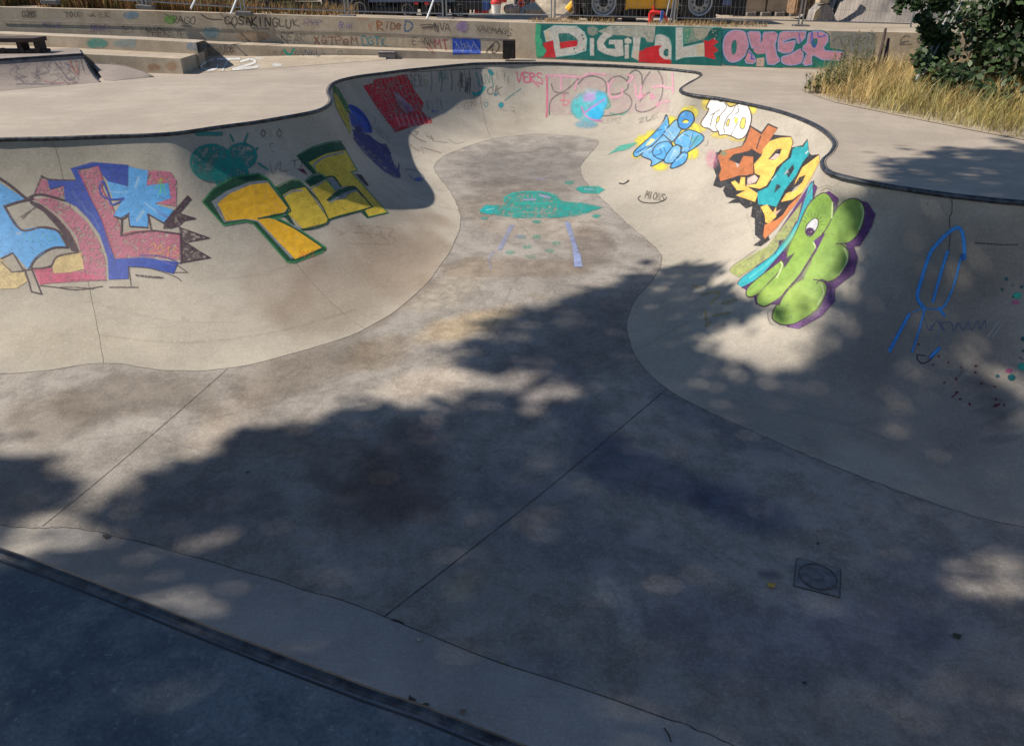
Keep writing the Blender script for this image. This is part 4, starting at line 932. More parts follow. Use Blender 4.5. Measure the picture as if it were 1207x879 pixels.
A.line([(325,765),(350,745)],1.2,(120,20,55),.9).line([(396,795),(425,815)],.7,(120,20,55),.7).line([(340,690),(375,650)],.7,(120,20,55),.7).line([(495,810),(520,795)],2,(120,20,55),.8)
for x,y,r in ((548,277,8),(531,320,6),(612,310,7),(578,350,6),(512,679,8),(570,685,16),(620,525,12),(618,575,6)): A.blob(x,y,r,r*.85,(10,105,110),.95,0,2,.5)
A.blob(594,345,18,13,(60,200,165),.95,0,2,.6).blob(612,640,16,15,(50,190,165),.95,0,2,.6).blob(575,302,8,6,(60,150,130),.5,.3).blob(588,374,15,8,(235,110,165),.9,.1).blob(560,657,14,8,(200,90,140),.85,.1).line([(600,600),(618,612)],1,(10,105,110),.8)
A.done(bvh,par,split=True)
# ---------------- 12 floor painting and tags
m_=(540,200,6.035); UF=(40,178,165)
A=Art('floor_painting','turquoise flying saucer with pale lilac beams painted on the floor',552,208,716,326,.55,.3).at(*m_)
A.poly([(150,290),(200,250),(330,255),(320,200),(360,170),(480,155),(640,162),(700,190),(740,225),(900,240),(1025,270),(980,290),(850,330),(700,345),(400,345),(240,320),(160,310)],UF,.75,.85,2.6,soft=.8)
A.poly([(150,290),(200,255),(280,265),(270,310),(200,318)],(30,185,190),.8,.3).poly([(690,240),(900,245),(1020,272),(860,320),(720,330)],(30,175,165),.5,.7,2)
A.line([(400,240),(560,245),(720,232)],1.6,(30,190,170),.8,.3).line([(330,200),(420,165),(600,160),(700,190)],1.6,(50,190,175),.7,.4).line([(470,215),(550,215)],1.8,(185,160,215),.8,.3).line([(580,185),(650,200),(600,190)],2,(190,165,220),.8,.3).line([(460,305),(660,312)],1.8,(175,160,145),.6,.4).line([(200,290),(255,278)],1,(150,225,225),.8)
A.poly([(830,135),(880,118),(1000,120),(1045,145),(1000,172),(880,170)],UF,.9,.35,3,soft=.6).line([(900,140),(960,145)],1.4,(170,190,225),.6,.3).blob(790,95,34,12,(70,180,160),.6,.6).blob(985,332,30,12,UF,.7,.5).blob(185,348,32,10,UF,.5,.6).blob(560,372,32,12,UF,.6,.5)
LI=(165,180,225)
A.poly([(755,370),(795,380),(850,560),(885,690),(830,690),(810,540)],LI,.75,.4,3,soft=.8).poly([(820,590),(870,600),(885,690),(825,695)],LI,.7,.3,3).poly([(370,390),(400,395),(310,575),(280,570)],LI,.55,.5,3,soft=.8).line([(250,590),(220,640),(230,700)],4,LI,.25,.6)
for x,y in ((490,550),(700,525),(650,580),(370,590),(520,620),(560,480),(450,480)): A.blob(x,y,34,14,(80,180,150),.4,.7,3,1)
A.blob(440,480,40,14,(190,160,210),.3,.6).blob(590,70,40,10,(170,160,190),.4,.6).done(bvh,par)
A=Art('graffiti_tag','small black handwritten tag on the pale right slope',726,208,792,242,.45,.1).at(700,90,2.834)
text(A,'MIONS',(172,383),(238,396),24,.75,K_,1,.05,.3,.15); A.line([(155,400),(148,410),(165,422),(205,424),(235,415),(243,405)],.9,K_,.95); A.line([(85,358),(100,360),(117,348),(110,355)],1.3,K_,.9).line([(160,185),(200,170),(215,160)],.5,(100,90,90),.6,.5)
A.done(bvh,par)

# ---------------- wheel marks and fine cracks on the concrete
A=Art('wheel_mark',None,0,240,1206,870,1.0,.45)
r_=random.Random(8)
for (x,y,dx,dy,b_) in ((90,520,420,-120,30),(200,580,380,-60,-40),(330,700,500,-240,50),(480,640,330,-260,-40),(620,720,420,-100,60),(560,330,90,180,20),(620,300,-60,120,10),(700,560,360,140,-30),(300,470,240,-60,20),(820,640,300,120,40),(520,520,200,260,-50),(150,500,200,40,20),(880,480,240,70,-20),(120,395,300,-30,30)):
    A.line([(x,y),(x+dx*.3,y+dy*.3+b_*.6),(x+dx*.65,y+dy*.65+b_*.6),(x+dx,y+dy)],r_.uniform(1.2,2.4),(70,64,60),.12,.8,6,soft=.8)
for (x,y,dx,dy) in ((250,330,120,-30),(120,360,160,20),(860,420,120,80),(1000,470,110,-60),(600,250,70,60),(880,250,30,80)):
    A.line([(x,y),(x+dx*.5,y+dy*.5+8),(x+dx,y+dy)],1.2,(80,74,68),.12,.8,6,soft=.8)
A.done(bvh,par)
# ------------------------------------------------------------------ paint on the back wall and ramps
def bvh_of(objs):
    V=[];Fq=[]
    for o in objs:
        n=len(V); V+=[v.co.copy() for v in o.data.vertices]; Fq+=[tuple(i+n for i in p.vertices) for p in o.data.polygons]
    return BVHTree.FromPolygons(V,Fq)
wb=bvh_of([o for o in bw.children if 'joint' not in o.name]); qb=bvh_of([qpo])
GRN=(8,118,112); RD2=(225,28,42); WH=(225,220,210)
A=Art('mural','green mural reading DIGITAL in white letters with red patches',628,24,851,81,.35,.18)
p_=(620,20,7.54); q_=(760,20,8.62); r9=(880,20,9.285)
A.at(*p_).poly([(90,60),(1738,95),(1738,450),(1160,415),(95,360)],GRN,1,.1,3)
A.poly([(90,60),(135,75),(125,180),(150,220),(140,250),(185,300),(150,350),(95,360),(80,200)],(72,190,140),1,.2,3)
A.poly([(150,238),(245,200),(255,270),(270,362),(150,362),(185,305),(165,270)],RD2,1,.15)
D=[(160,130),(250,80),(450,85),(520,140),(540,200),(532,300),(430,335),(270,355),(255,280),(245,205),(180,220)]
A.poly(D,WH,1,.08).poly([(160,130),(205,110),(220,205),(182,220)],(225,205,170),.8,.3)
A.poly([(288,150),(380,145),(440,180),(462,215),(455,255),(305,287),(300,240)],GRN,1,.1).poly([(300,226),(360,218),(450,210),(462,235),(450,262),(308,285)],RD2,1,.1)
A.line(D+[D[0]],1.0,(190,235,235),.8,.2,smooth=False)
for x,y in ((500,165),(512,195),(515,292),(430,285)): A.blob(x,y,7,8,(30,50,50),1,0,2,.4)
A.poly([(545,95),(600,82),(640,110),(635,150),(590,170),(550,150)],(180,175,160),.8,.4)
A.poly([(570,190),(605,190),(605,345),(575,345),(570,300)],WH,1,.1).line([(570,190),(572,345)],.8,(190,235,235),.8)
A.poly([(640,130),(750,80),(1150,85),(1140,230),(1080,240),(1050,185),(950,180),(880,170),(740,185),(690,150)],(200,195,180),.95,.35,3)
A.poly([(660,170),(700,140),(780,170),(720,195),(690,240),(725,280),(795,285),(785,245),(735,245),(740,205),(860,205),(868,345),(800,355),(700,330),(640,295),(630,220)],WH,1,.08)
A.poly([(725,195),(780,160),(880,165),(862,200),(740,205)],GRN,1,.15).poly([(692,240),(735,205),(735,245),(785,248),(795,285),(720,282)],GRN,1,.1)
A.poly([(875,200),(905,185),(940,205),(935,235),(905,242),(878,232)],WH,1,.05).poly([(878,250),(915,248),(915,370),(878,372)],WH,1,.05)
A.poly([(950,180),(1020,185),(1010,270),(1000,390),(940,360),(955,260)],WH,1,.1).poly([(955,300),(1005,300),(1000,385),(945,360)],(225,205,170),.7,.2)
A.line([(950,260),(938,355)],.8,(190,235,235),.8)
A.poly([(1020,205),(1060,190),(1080,225),(1130,225),(1150,150),(1155,230),(1150,265),(1040,300),(1012,300)],GRN,1,.2)
A.poly([(1005,310),(1080,280),(1180,258),(1260,280),(1270,420),(1000,400)],RD2,1,.12,3)
A.at(*q_)
A.poly([(100,300),(115,190),(170,180),(240,215),(270,290),(268,435),(190,430),(150,390),(140,330),(175,290)],WH,1,.06).poly([(190,350),(215,322),(242,330),(240,395),(215,405),(190,385)],GRN,1,.05).line([(105,300),(112,195),(170,182),(240,215),(268,290),(268,435)],.8,(190,235,235),.7,.1)
A.poly([(0,320),(110,292),(175,290),(145,330),(150,395),(200,435),(268,440),(268,480),(0,465)],RD2,1,.12,3)
A.poly([(280,110),(310,110),(315,440),(285,440)],GRN,1,.1)
L_=[(318,112),(382,112),(388,310),(600,265),(605,400),(400,410),(318,438)]
A.poly(L_,WH,1,.08).line(L_+[L_[0]],.9,(200,240,235),.8,.1,smooth=False).poly([(520,285),(600,265),(605,398),(540,402)],(235,210,165),.75,.3)
A.poly([(390,112),(700,110),(650,150),(600,230),(560,240),(400,280)],(160,175,155),.9,.5,4).poly([(400,120),(470,130),(440,260),(395,280)],(70,165,125),.8,.4,3)
A.poly([(500,110),(660,118),(640,190),(560,235),(500,200)],(195,185,165),.9,.4,3)
A.poly([(605,265),(595,235),(640,250),(700,220),(750,255),(700,290),(750,345),(700,370),(720,435),(608,405)],RD2,1,.08)
A.poly([(680,120),(760,125),(740,230),(690,210),(630,190)],(20,90,80),.9,.5,2)
for k in range(14): A.blob(400+RT.uniform(0,330),130+RT.uniform(0,110),RT.uniform(3,8),RT.uniform(3,8),WH,.8,.2,2,.4)
A.line([(330,298),(760,300),(1000,318)],.5,(60,60,55),.6,.3).done(wb,parb,.004)
A=Art('mural','pink OMER letters outlined in pale blue on a green ground',846,28,1003,86,.35,.15)
PKK=(226,160,180); OL=(175,190,235)
A.at(*q_).poly([(770,120),(1400,140),(1400,520),(800,490),(740,400)],(10,125,130),1,.1,3)
A.at(*r9).poly([(-90,140),(830,150),(905,200),(915,340),(1080,370),(1085,420),(1030,560),(-90,545)],(12,140,120),1,.1,3)
def let(pts,holes=(),sm=True,c=PKK):
    A.line(pts,3.4,(10,95,100),1,0,smooth=sm,closed=True); A.poly(pts,c,1,.06,3,sm); A.line(pts,1.3,OL,1,.1,smooth=sm,closed=True)
    for h in holes: A.poly(h,(10,130,125),1,.05,3,True)
A.at(*q_); let([(880,145),(950,138),(1020,160),(1052,240),(1040,350),(980,430),(900,462),(840,440),(800,360),(800,250),(830,180)],[[(905,235),(930,250),(935,320),(915,385),(885,370),(880,290)]])
A.line([(1060,330),(1110,400),(1130,450),(1100,478),(1030,472),(1018,440)],3.2,(10,95,100),1,0,smooth=False,closed=True).poly([(1060,330),(1110,400),(1130,450),(1100,478),(1030,472),(1018,440)],PKK,1,.1).line([(1060,345),(1110,400),(1130,450),(1100,478),(1030,472),(1018,440)],1.2,OL,1,.1,smooth=False).line([(1075,370),(1090,400),(1080,430),(1105,420)],1.2,(30,90,200),.9)
A.at(*r9)
let([(10,180),(40,160),(140,165),(155,200),(150,290),(190,170),(300,165),(350,200),(310,300),(330,420),(375,480),(300,525),(230,520),(215,450),(210,360),(110,340),(60,345),(40,290)],sm=False)
A.poly([(75,340),(215,345),(210,400),(120,410),(80,380)],PKK,1,.05).poly([(110,455),(195,445),(190,545),(105,540)],(225,190,175),1,.1).poly([(160,200),(155,290),(178,240)],(10,95,100))
A.line([(20,380),(60,420),(50,450),(80,470)],1.1,(30,90,200),.9)
let([(365,180),(400,160),(650,160),(640,230),(580,290),(560,290),(545,235),(510,230),(400,270),(410,285),(525,260),(540,270),(500,380),(480,400),(390,395),(345,370),(345,260)],sm=False)
let([(390,440),(480,410),(560,365),(600,355),(620,420),(600,500),(500,530),(420,520),(385,490)])
let([(680,180),(740,160),(830,165),(890,200),(890,270),(840,340),(860,370),(1060,385),(1075,410),(1040,480),(830,470),(730,420),(710,440),(715,520),(640,535),(615,510),(660,400),(610,360),(620,320),(660,290)],[[(720,250),(770,240),(775,290),(740,340),(710,310)]],sm=False)
for l in ([(710,170),(700,290)],[(780,170),(790,220),(860,205)],[(720,180),(735,330),(765,300)],[(575,190),(590,280)]): A.line(l,1.6,(55,95,215),.85,.2)
A.blob(300,183,10,8,(220,50,50),.9).line([(20,343),(620,350),(980,380)],.5,(90,70,70),.6,.3)
A.done(wb,parb,.004)
A=Art('graffiti_tag','grey outlined letters at the right end of the green mural',975,33,1060,72,.4,.3).at(940,0,6.706)
A.poly([(260,250),(620,260),(610,400),(540,480),(380,400),(260,380)],(160,165,160),.7,.5,4)
for l in ([(280,330),(330,290),(350,350)],[(360,300),(410,290),(400,350),(360,370),(345,330)],[(430,280),(440,370),(470,300),(480,370)],[(500,270),(490,330),(560,290),(545,350)],[(560,260),(600,280),(580,340)]): A.line(l,1.2,(105,105,105),.85,.3)
A.done(wb,parb,.004)
A=Art('graffiti_tag','thin dark outlined letters on the bare wall beside the tree',1055,38,1105,58,.4,.2).at(940,0,6.706)
for l in ([(890,290),(850,285),(815,315),(820,335),(850,330),(810,352),(900,350)],[(850,330),(880,325)],[(990,285),(1015,300),(1010,330),(970,345),(945,325),(960,295)],[(940,310),(955,305)]): A.line(l,.8,(60,75,80),.9,.1)
A.done(wb,parb,.004)
z_=(0,0,3.0175); y_=(330,0,3.262); ART=[]
def tags(label,x0,y0,x1,y1,fn,st=.4):
    A=Art('graffiti_tag',label,x0,y0,x1,y1,st,.2); fn(A); A.done(wb,parb,.004)
tags('small black COMS tag at the left end of the wall',22,9,48,22,lambda A:text(A.at(*z_),'COMS',(78,38),(128,40),20,1.2,K_,.85))
tags('grey TOOD tag and arrow high on the left of the wall',74,10,134,24,lambda A:(text(A.at(*z_),'TOOD',(232,42),(295,45),18,1,(70,65,70),.85),text(A,'>VEK',(310,44),(395,45),18,.9,(90,85,70),.8)))
tags('pale lilac tags on the second course of the wall',44,22,136,44,lambda A:(text(A.at(*z_),'NULUB',(152,78),(222,80),17,1,(150,130,190),.7),text(A,'MABEL',(322,88),(400,92),22,1,(150,125,185),.7)))
tags('dark scratched tags in the middle of the left wall',140,28,226,48,lambda A:(text(A.at(*z_),'TEX',(432,95),(480,96),22,.8,(80,75,70),.85),text(A,'CMAPKEYE',(500,97),(665,105),26,1,(60,58,60),.8)))
tags('pale blue and green smudges with a black scrawl at the wall top',145,12,236,32,lambda A:(A.at(*z_).blob(465,55,28,14,(130,175,205),.6,.5),A.blob(605,70,22,16,(130,200,90),.7,.4),text(A,'RAGO',(615,58),(695,62),26,1.1,(60,58,60),.85),A.line([(585,50),(610,65)],.8,(90,90,80))))
tags('long black tag reading COSAKINGLUK with an arrow before it',236,14,356,36,lambda A:(A.at(*z_).line([(715,52),(745,68),(790,70)],1.0,(50,48,50),.9),text(A,'COSAKINGLUK',(798,58),(1065,72),28,1.35,(45,42,45),.9)))
tags('faded blue and orange smudges below the long black tag',220,32,330,60,lambda A:(A.at(*z_).blob(750,115,30,22,(120,180,200),.5,.6),A.blob(900,130,60,18,(220,180,140),.5,.5),A.blob(1050,130,45,20,(225,170,140),.45,.5),A.blob(560,160,60,18,(150,195,210),.45,.6),A.blob(700,165,50,15,(140,170,205),.45,.6)))
tags('turquoise smudge on the lower ledge at the left',92,42,160,60,lambda A:(A.at(*z_).blob(345,155,38,18,(60,180,170),.6,.5),A.blob(470,155,70,16,(140,190,205),.4,.6)))
tags('black looping JOTOES tag on the ledge',250,50,280,68,lambda A:text(A.at(*z_),'JOTOE',(762,170),(835,160),26,1,(55,52,55),.85))
tags('turquoise smile and grey tags on the upper ledge',310,52,405,68,lambda A:(A.at(*z_).line([(1012,178),(1020,192),(1035,194),(1045,175)],2.4,(35,190,165),.95),text(A,'SEMR-O',(950,180),(1010,182),14,.7,(110,100,105),.7),text(A,'OVNKL-',(1050,178),(1160,182),20,.9,(90,110,130),.75),A.at(*y_) and text(A,'CIOM',(222,195),(298,200),18,.8,(110,120,120),.7)))
tags('lilac BAL tag at the top of the wall',352,20,432,34,lambda A:(text(A.at(*y_),'SMAPH',(88,75),(180,78),20,1,(140,125,165),.75),text(A,'BAL',(228,85),(300,95),24,1.1,(140,125,195),.8),A.line([(300,75),(330,70)],1.2,(225,160,90),.6)))
tags('orange and blue RIDE D tag at the top of the wall',434,20,492,40,lambda A:(text(A.at(*y_),'R',(375,84),(402,84),36,1.5,(190,110,45),.95),text(A,'iDe',(402,84),(470,88),30,1.3,(150,75,50),.95),text(A,'D',(478,82),(512,82),38,1.5,(60,120,170),.95),A.line([(340,90),(345,115)],1.2,(235,160,100),.7),A.line([(355,85),(350,120)],.8,(220,120,90),.6)))
tags('brown XGTPEM tag on the second course',370,36,424,54,lambda A:text(A.at(*y_),'XGTPeM',(130,138),(300,146),28,1.3,(150,80,55),.95))
tags('cyan GTX tag on the second course',424,37,460,56,lambda A:text(A.at(*y_),'dGTK'.upper(),(314,140),(415,146),32,1.3,(45,155,170),.95))
tags('grey RAL tag left of the brown tag',330,35,374,54,lambda A:text(A.at(*y_),'REAKJ',(4,128),(125,135),30,.9,(90,88,90),.75))
tags('black arrow and YVA letters at the wall top',494,24,532,44,lambda A:(A.at(*y_).line([(540,98),(575,96),(600,100),(545,108),(590,108)],.9,(60,55,58),.9),text(A,'NVA',(595,88),(655,92),32,1.3,(60,52,58),.9)))
tags('pale violet patch beside the black arrow',536,24,560,42,lambda A:(A.at(*y_).blob(700,102,22,20,(190,160,210),.6,.5),text(A,'BE',(680,88),(722,88),28,1,(160,120,190),.7),A.blob(765,130,8,8,(70,130,80),.9)))
tags('black scratchy XARMAES tag at the wall top',556,26,610,44,lambda A:text(A.at(*y_),'XARMAGS',(752,100),(895,112),24,1,(62,58,60),.85))
tags('dark and magenta scribbles left of the blue patch',460,40,532,66,lambda A:(text(A.at(*y_),'IJFE>NM',(440,142),(600,150),28,.9,(85,78,80),.8),text(A,'MT',(595,150),(650,150),38,1.2,(190,80,110),.8),A.line([(570,165),(590,205),(560,180)],.8,(190,80,110),.7)))
def bsq(A):
    A.at(*y_).poly([(662,148),(770,152),(772,208),(665,212)],(28,82,190),1,.3,3)
    for k in range(12): A.line([(670+k*8,160+(k%3)*12),(680+k*8,170+(k%4)*8),(672+k*8,195)],.8,(200,205,215),.7,.4)
A=Art('graffiti_piece','royal blue painted rectangle on the back wall',530,43,568,68,.4,.2); bsq(A); A.done(wb,parb,.004)
tags('black oval drawing beside the brown steel box',570,46,592,66,lambda A:(A.at(560,35,12.07).line([(165,340),(180,290),(250,210),(290,175),(335,200),(335,270),(290,330),(245,330),(250,280)],1,K_,.9),A.line([(200,280),(260,220)],1.6,(60,55,60),.8,.4)))
def gt2(A):
    A.at(100,40,5.486)
    for w,c in ((3.6,(150,140,125)),(2.6,(240,238,232))):
        A.line([(830,168),(770,190),(755,220),(800,235),(850,225),(860,200)],w,c,.95,.1).line([(860,165),(1000,162)],w,c,.95,.1).line([(930,165),(890,235)],w,c,.95,.1).line([(1010,180),(1070,165),(1100,185),(1010,215),(960,232),(1110,215)],w*1.1,c,.95,.1)
    A.blob(1130,160,30,8,(240,238,232),.7,.4).blob(1120,210,18,10,(240,238,232),.7,.4)
A=Art('graffiti_piece','white GT2 lettering on the low bank',234,66,312,86,.35,.15); gt2(A); A.done(wb,parb,.004)
tags('white patch and orange rust marks on the bank and ledge end',170,66,345,90,lambda A:(A.at(*z_).blob(985,232,18,6,(235,235,230),.8,.2),A.blob(545,240,25,12,(190,120,60),.35,.6),A.blob(610,235,20,18,(200,150,100),.4,.6)),.5)
A=Art('graffiti_tag','faint red, blue and black scribbles on the quarter pipe',0,70,112,108,.5,.3).at(0,30,8.62)
scrib(A,100,350,800,600,26,1,(110,100,115),.45,4,.5); A.line([(710,360),(740,440),(790,500)],1.6,(190,90,80),.6,.4).line([(760,360),(800,480)],1.4,(200,110,90),.5,.4).line([(820,350),(850,460)],1,K_,.6).line([(560,380),(640,480),(700,560),(760,540)],1.4,(80,80,100),.5,.4).line([(660,390),(720,420)],1.4,(70,80,120),.5,.3)
A.line([(450,570),(600,590),(780,580)],1,(190,90,100),.5,.5)
A.done(qb,parq,.003)
# ------------------------------------------------------------------ fence
ZF=lambda x:zat(25 if x>560 else 20,18.5)
def interp(x,xp,fp): return float(np.interp(x,xp,fp))
posts=[(-60,2),(60,4),(172,10),(288,17.5),(410,21.5),(525,24.5),(652,26.0),(795,29.5),(943,33.0),(1075,36.5)]
PW=[P(x,y,18.55 if x>600 else 18.75) for x,y in posts]
FL=['behind the far left of the wall and dry brush','above the COMS and TOOD tags','beside the black van','between the black van and the dark car','in front of the blue trailer','in front of the trailer wheels and rubble','left of the yellow loader','right across the yellow loader','in front of the beige blocks and gravel heap']
HF=1.9
def panel(wd):
    parts={}
    mb=MB(); mb.tube([(0.03,0,.08),(.03,0,HF)],.019,8); mb.tube([(wd-.03,0,.08),(wd-.03,0,HF)],.019,8); mb.tube([(.03,0,HF),(wd-.03,0,HF)],.019,8); mb.tube([(.03,0,.16),(wd-.03,0,.16)],.013,8); parts['frame']=(mb,'galv')
    mb=MB(); n=int(wd/.09)
    for k in range(1,n): x=.03+(wd-.06)*k/n; mb.box((x,0,HF/2+.08),(.0035,.0035,HF-.18))
    for k in range(1,8): mb.box((wd/2,0,.16+k*.24),(wd-.06,.004,.004))
    parts['wire_mesh']=(mb,'galv')
    mb=MB(); mb.box((0,0,.045),(.36,.2,.09),bev=.02); parts['foot']=(mb,'block')
    return parts
for i in range(len(PW)-1):
    a,b_=PW[i],PW[i+1]; v=b_-a; wd=math.hypot(v.x,v.y)
    e_=empty('site_fence',(a.x,a.y,a.z-.02),math.atan2(v.y,v.x),'grey wire mesh site fence '+FL[i],'fence','site fences standing behind the wall')
    sl=v.z/wd
    for nm,(mb,mm) in panel(wd-.02).items():
        mb.v=[Vector((p.x,p.y,p.z+p.x*sl)) for p in mb.v]
        o=mb.build(nm,M[mm],e_)
for (x0,y0,x1,y1,lab) in ((225,10.5,232,-4,'left one, above the green smudge'),(272,17,281,-6,'middle one, beside the black van'),(503,23,514,-8,'right one, in front of the blue trailer')):
    p=P(x0,y0,18.1); q=P(x1,y1,18.75); q=p+(q-p)*2.6; mb=MB(); mb.tube([p,q],.02,8)
    o=mb.build('fence_brace',M['white'],smooth=True); tag(o,'white slanted metal brace of the site fence, '+lab,'fence brace','white braces leaning on the site fence')
# ------------------------------------------------------------------ vehicles and clutter behind
GZ=.55
def pp(x,y,Y): p=P(x,y,Y); return p
def kid(mb,name,m,e_,smooth=False):
    o=mb.build(name,M[m],None,smooth); o.parent=e_; o.matrix_parent_inverse=Matrix.Translation(-e_.location); return o
def wheel(e_,x,y,z,r,wd,rim='rim',lugs=22,face=-1):
    mb=MB(); mb.lathe((x,y,z),[(r*.58,-wd/2),(r*.86,-wd/2),(r*.97,-wd*.36),(r*.985,0),(r*.97,wd*.36),(r*.86,wd/2),(r*.58,wd/2)],'y',32)
    for k in range(lugs):
        a=2*math.pi*k/lugs
        for s in (-1,1):
            Mx=Matrix.Rotation(-a-(.09*s),3,'Y'); mb.box(Vector((x,y+s*wd*.24,z))+Mx@Vector((r*.975,0,0)),(r*.10,wd*.46,r*.09),M=Mx)
    t=kid(mb,'wheel','rubber',e_)
    mb=MB(); f_=y+face*wd*.42
    mb.lathe((x,f_,z),[(r*.50,0),(r*.60,-.015),(r*.60,.05),(r*.52,.06)],'y',32); mb.lathe((x,f_+.09,z),[(.001,-.02),(r*.3,-.03),(r*.5,0),(r*.52,.04),(.001,.04)],'y',24)
    o=kid(mb,'rim',rim,e_,True); o.parent=t; o.matrix_parent_inverse=Matrix.Identity(4); 
    mb=MB(); mb.lathe((x,f_+.03,z),[(.001,-.05),(r*.16,-.05),(r*.2,0),(r*.2,.08),(.001,.08)],'y',16)
    for k in range(8):
        a=k*math.pi/4; mb.box((x+r*.33*math.cos(a),f_+.06,z+r*.33*math.sin(a)),(.035,.05,.035))
    o=kid(mb,'hub','darkm',e_); o.parent=t; o.matrix_parent_inverse=Matrix.Identity(4)
    return t
def reparent_fix(t,e_):
    for c in t.children: pass
# wheel() children: mesh data is in world coordinates, so the parent chain must cancel the empty's shift once only
YL_=19.3; xa=pp(711,5,YL_).x; xb=pp(824,5,YL_).x; R_=.485
ld_=empty('wheel_loader',((xa+xb)/2,YL_+.7,GZ),0,'yellow wheel loader with big lugged tyres parked behind the wall','wheel loader')
for x in (xa,xb):
    wheel(ld_,x,YL_+.05,GZ+R_-.02,R_,.36); wheel(ld_,x,YL_+1.55,GZ+R_-.02,R_,.36,face=1)
x0,x1=pp(737,5,YL_).x,pp(805,5,YL_).x
mb=MB(); mb.prism([(x0,YL_-.06,.86),(x1,YL_-.06,.86),(x1,YL_-.06,1.35),(x1-.1,YL_-.06,1.5),(x0+.1,YL_-.06,1.5),(x0,YL_-.06,1.3)],(0,1.5,0)); kid(mb,'body','yellow',ld_)
mb=MB(); mb.box(((x0+x1)/2,YL_-.075,1.0),(.012,.03,.24)); mb.box(((x0+x1)/2,YL_-.07,.87),(x1-x0-.1,.03,.02)); kid(mb,'side_panel_trim','darkm',ld_)
mb=MB(); mb.box(((xa+xb)/2,YL_+.8,.78),(xb-xa+.9,.5,.26),bev=.03); mb.box(((xa+xb)/2,YL_+.8,GZ+R_-.02),(.2,1.2,.14)); 
for x in (xa,xb): mb.tube([(x,YL_+.1,GZ+R_),(x,YL_+1.5,GZ+R_)],.075,10)
kid(mb,'chassis','darkm',ld_)
mb=MB(); mb.box(((xa+xb)/2-.1,YL_+.75,1.95),(.95,1.0,.95),bev=.05,taper=.9); kid(mb,'cab','glass',ld_)
mb=MB(); mb.box(((xa+xb)/2-.1,YL_+.75,2.46),(1.05,1.1,.08),bev=.03); kid(mb,'cab_roof','yellow',ld_)
mb=MB(); xr_=pp(880,5,YL_).x; mb.box(((xb+.3+xr_)/2+.12,YL_+.75,1.1),(.62,1.3,.72),bev=.05); mb.box((xb+.55,YL_+.0,1.0),(.16,.05,.4)); kid(mb,'counterweight','darkm',ld_)
mb=MB(); mb.box((xb+.62,YL_-.02,1.16),(.2,.04,.42)); kid(mb,'fuel_tank','blue',ld_)
for x in (xa,xb):
    mb=MB(); V=[]
    for k in range(9):
        a=math.pi*(.08+.84*k/8)
        for yy in (YL_-.14,YL_+.3): V.append((x+(R_+.07)*math.cos(a),yy,GZ+R_+(R_+.07)*math.sin(a)))
    mb.add(V,[(2*k,2*k+1,2*k+3,2*k+2) for k in range(8)]); kid(mb,'mudguard','darkm',ld_)
mb=MB(); mb.tube([(x0+.2,YL_+.8,1.6),(xa-.3,YL_+.8,1.3),(xa-.75,YL_+.8,.8)],.09,8); kid(mb,'boom','yellow',ld_)
mb=MB(); bx_=xa-.62
mb.prism([(bx_-.02,YL_+.1,GZ+.05),(bx_+.12,YL_+.1,GZ+.12),(bx_+.1,YL_+.1,1.1),(bx_-.06,YL_+.1,1.1),(bx_-.02,YL_+.1,.8),(bx_-.35,YL_+.1,GZ+.03),(bx_-.32,YL_+.1,GZ)],(0,1.3,0)); kid(mb,'bucket','rust',ld_)
mb=MB(); mb.box((xa+.62,YL_+.1,.75),(.3,.25,.28),bev=.02); kid(mb,'step','darkm',ld_)
# red trestle with blue strap, rods
c=pp(772,29.5,18.35); e_=empty('trestle',tuple(c),0,'red tubular trestle with a blue strap in front of the yellow loader','trestle')
ap=pp(771,11,18.35)
for q in (pp(765.5,30.5,18.3),pp(789,31.5,18.3),pp(766,28,18.9),pp(788,29,18.9)):
    mb=MB(); m1=ap.lerp(q,.45)+Vector((.05 if q.x>ap.x else -.05,0,.06)); mb.tube([ap+Vector((0,.3 if q.y>18.6 else 0,-.06)),m1,q],.035,8); kid(mb,'leg','red',e_)
mb=MB(); mb.tube([ap+Vector((0,-.02,-.08)),ap+Vector((0,.32,-.08))],.045,8); mb.tube([ap+Vector((0,.1,-.06)),ap+Vector((0,.1,.06))],.022,6); kid(mb,'crossbar','red',e_)
mb=MB(); mb.box(pp(780,22,18.3),(.07,.05,.30),bev=.01); kid(mb,'strap','blueplastic',e_)
for i,(x0_,x1_) in enumerate(((783,791),(789,795),(794,797))):
    mb=MB(); p=pp(x0_,30,18.45); q=pp(x1_,-6,18.5); mb.tube([p,q+(q-p)*1.2],.018,7); tag(mb.build('scaffold_tube',M['galv'],smooth=True),('leftmost','middle','rightmost')[i]+' of three grey metal tubes leaning on the fence at the loader','tube','grey tubes leaning on the fence')
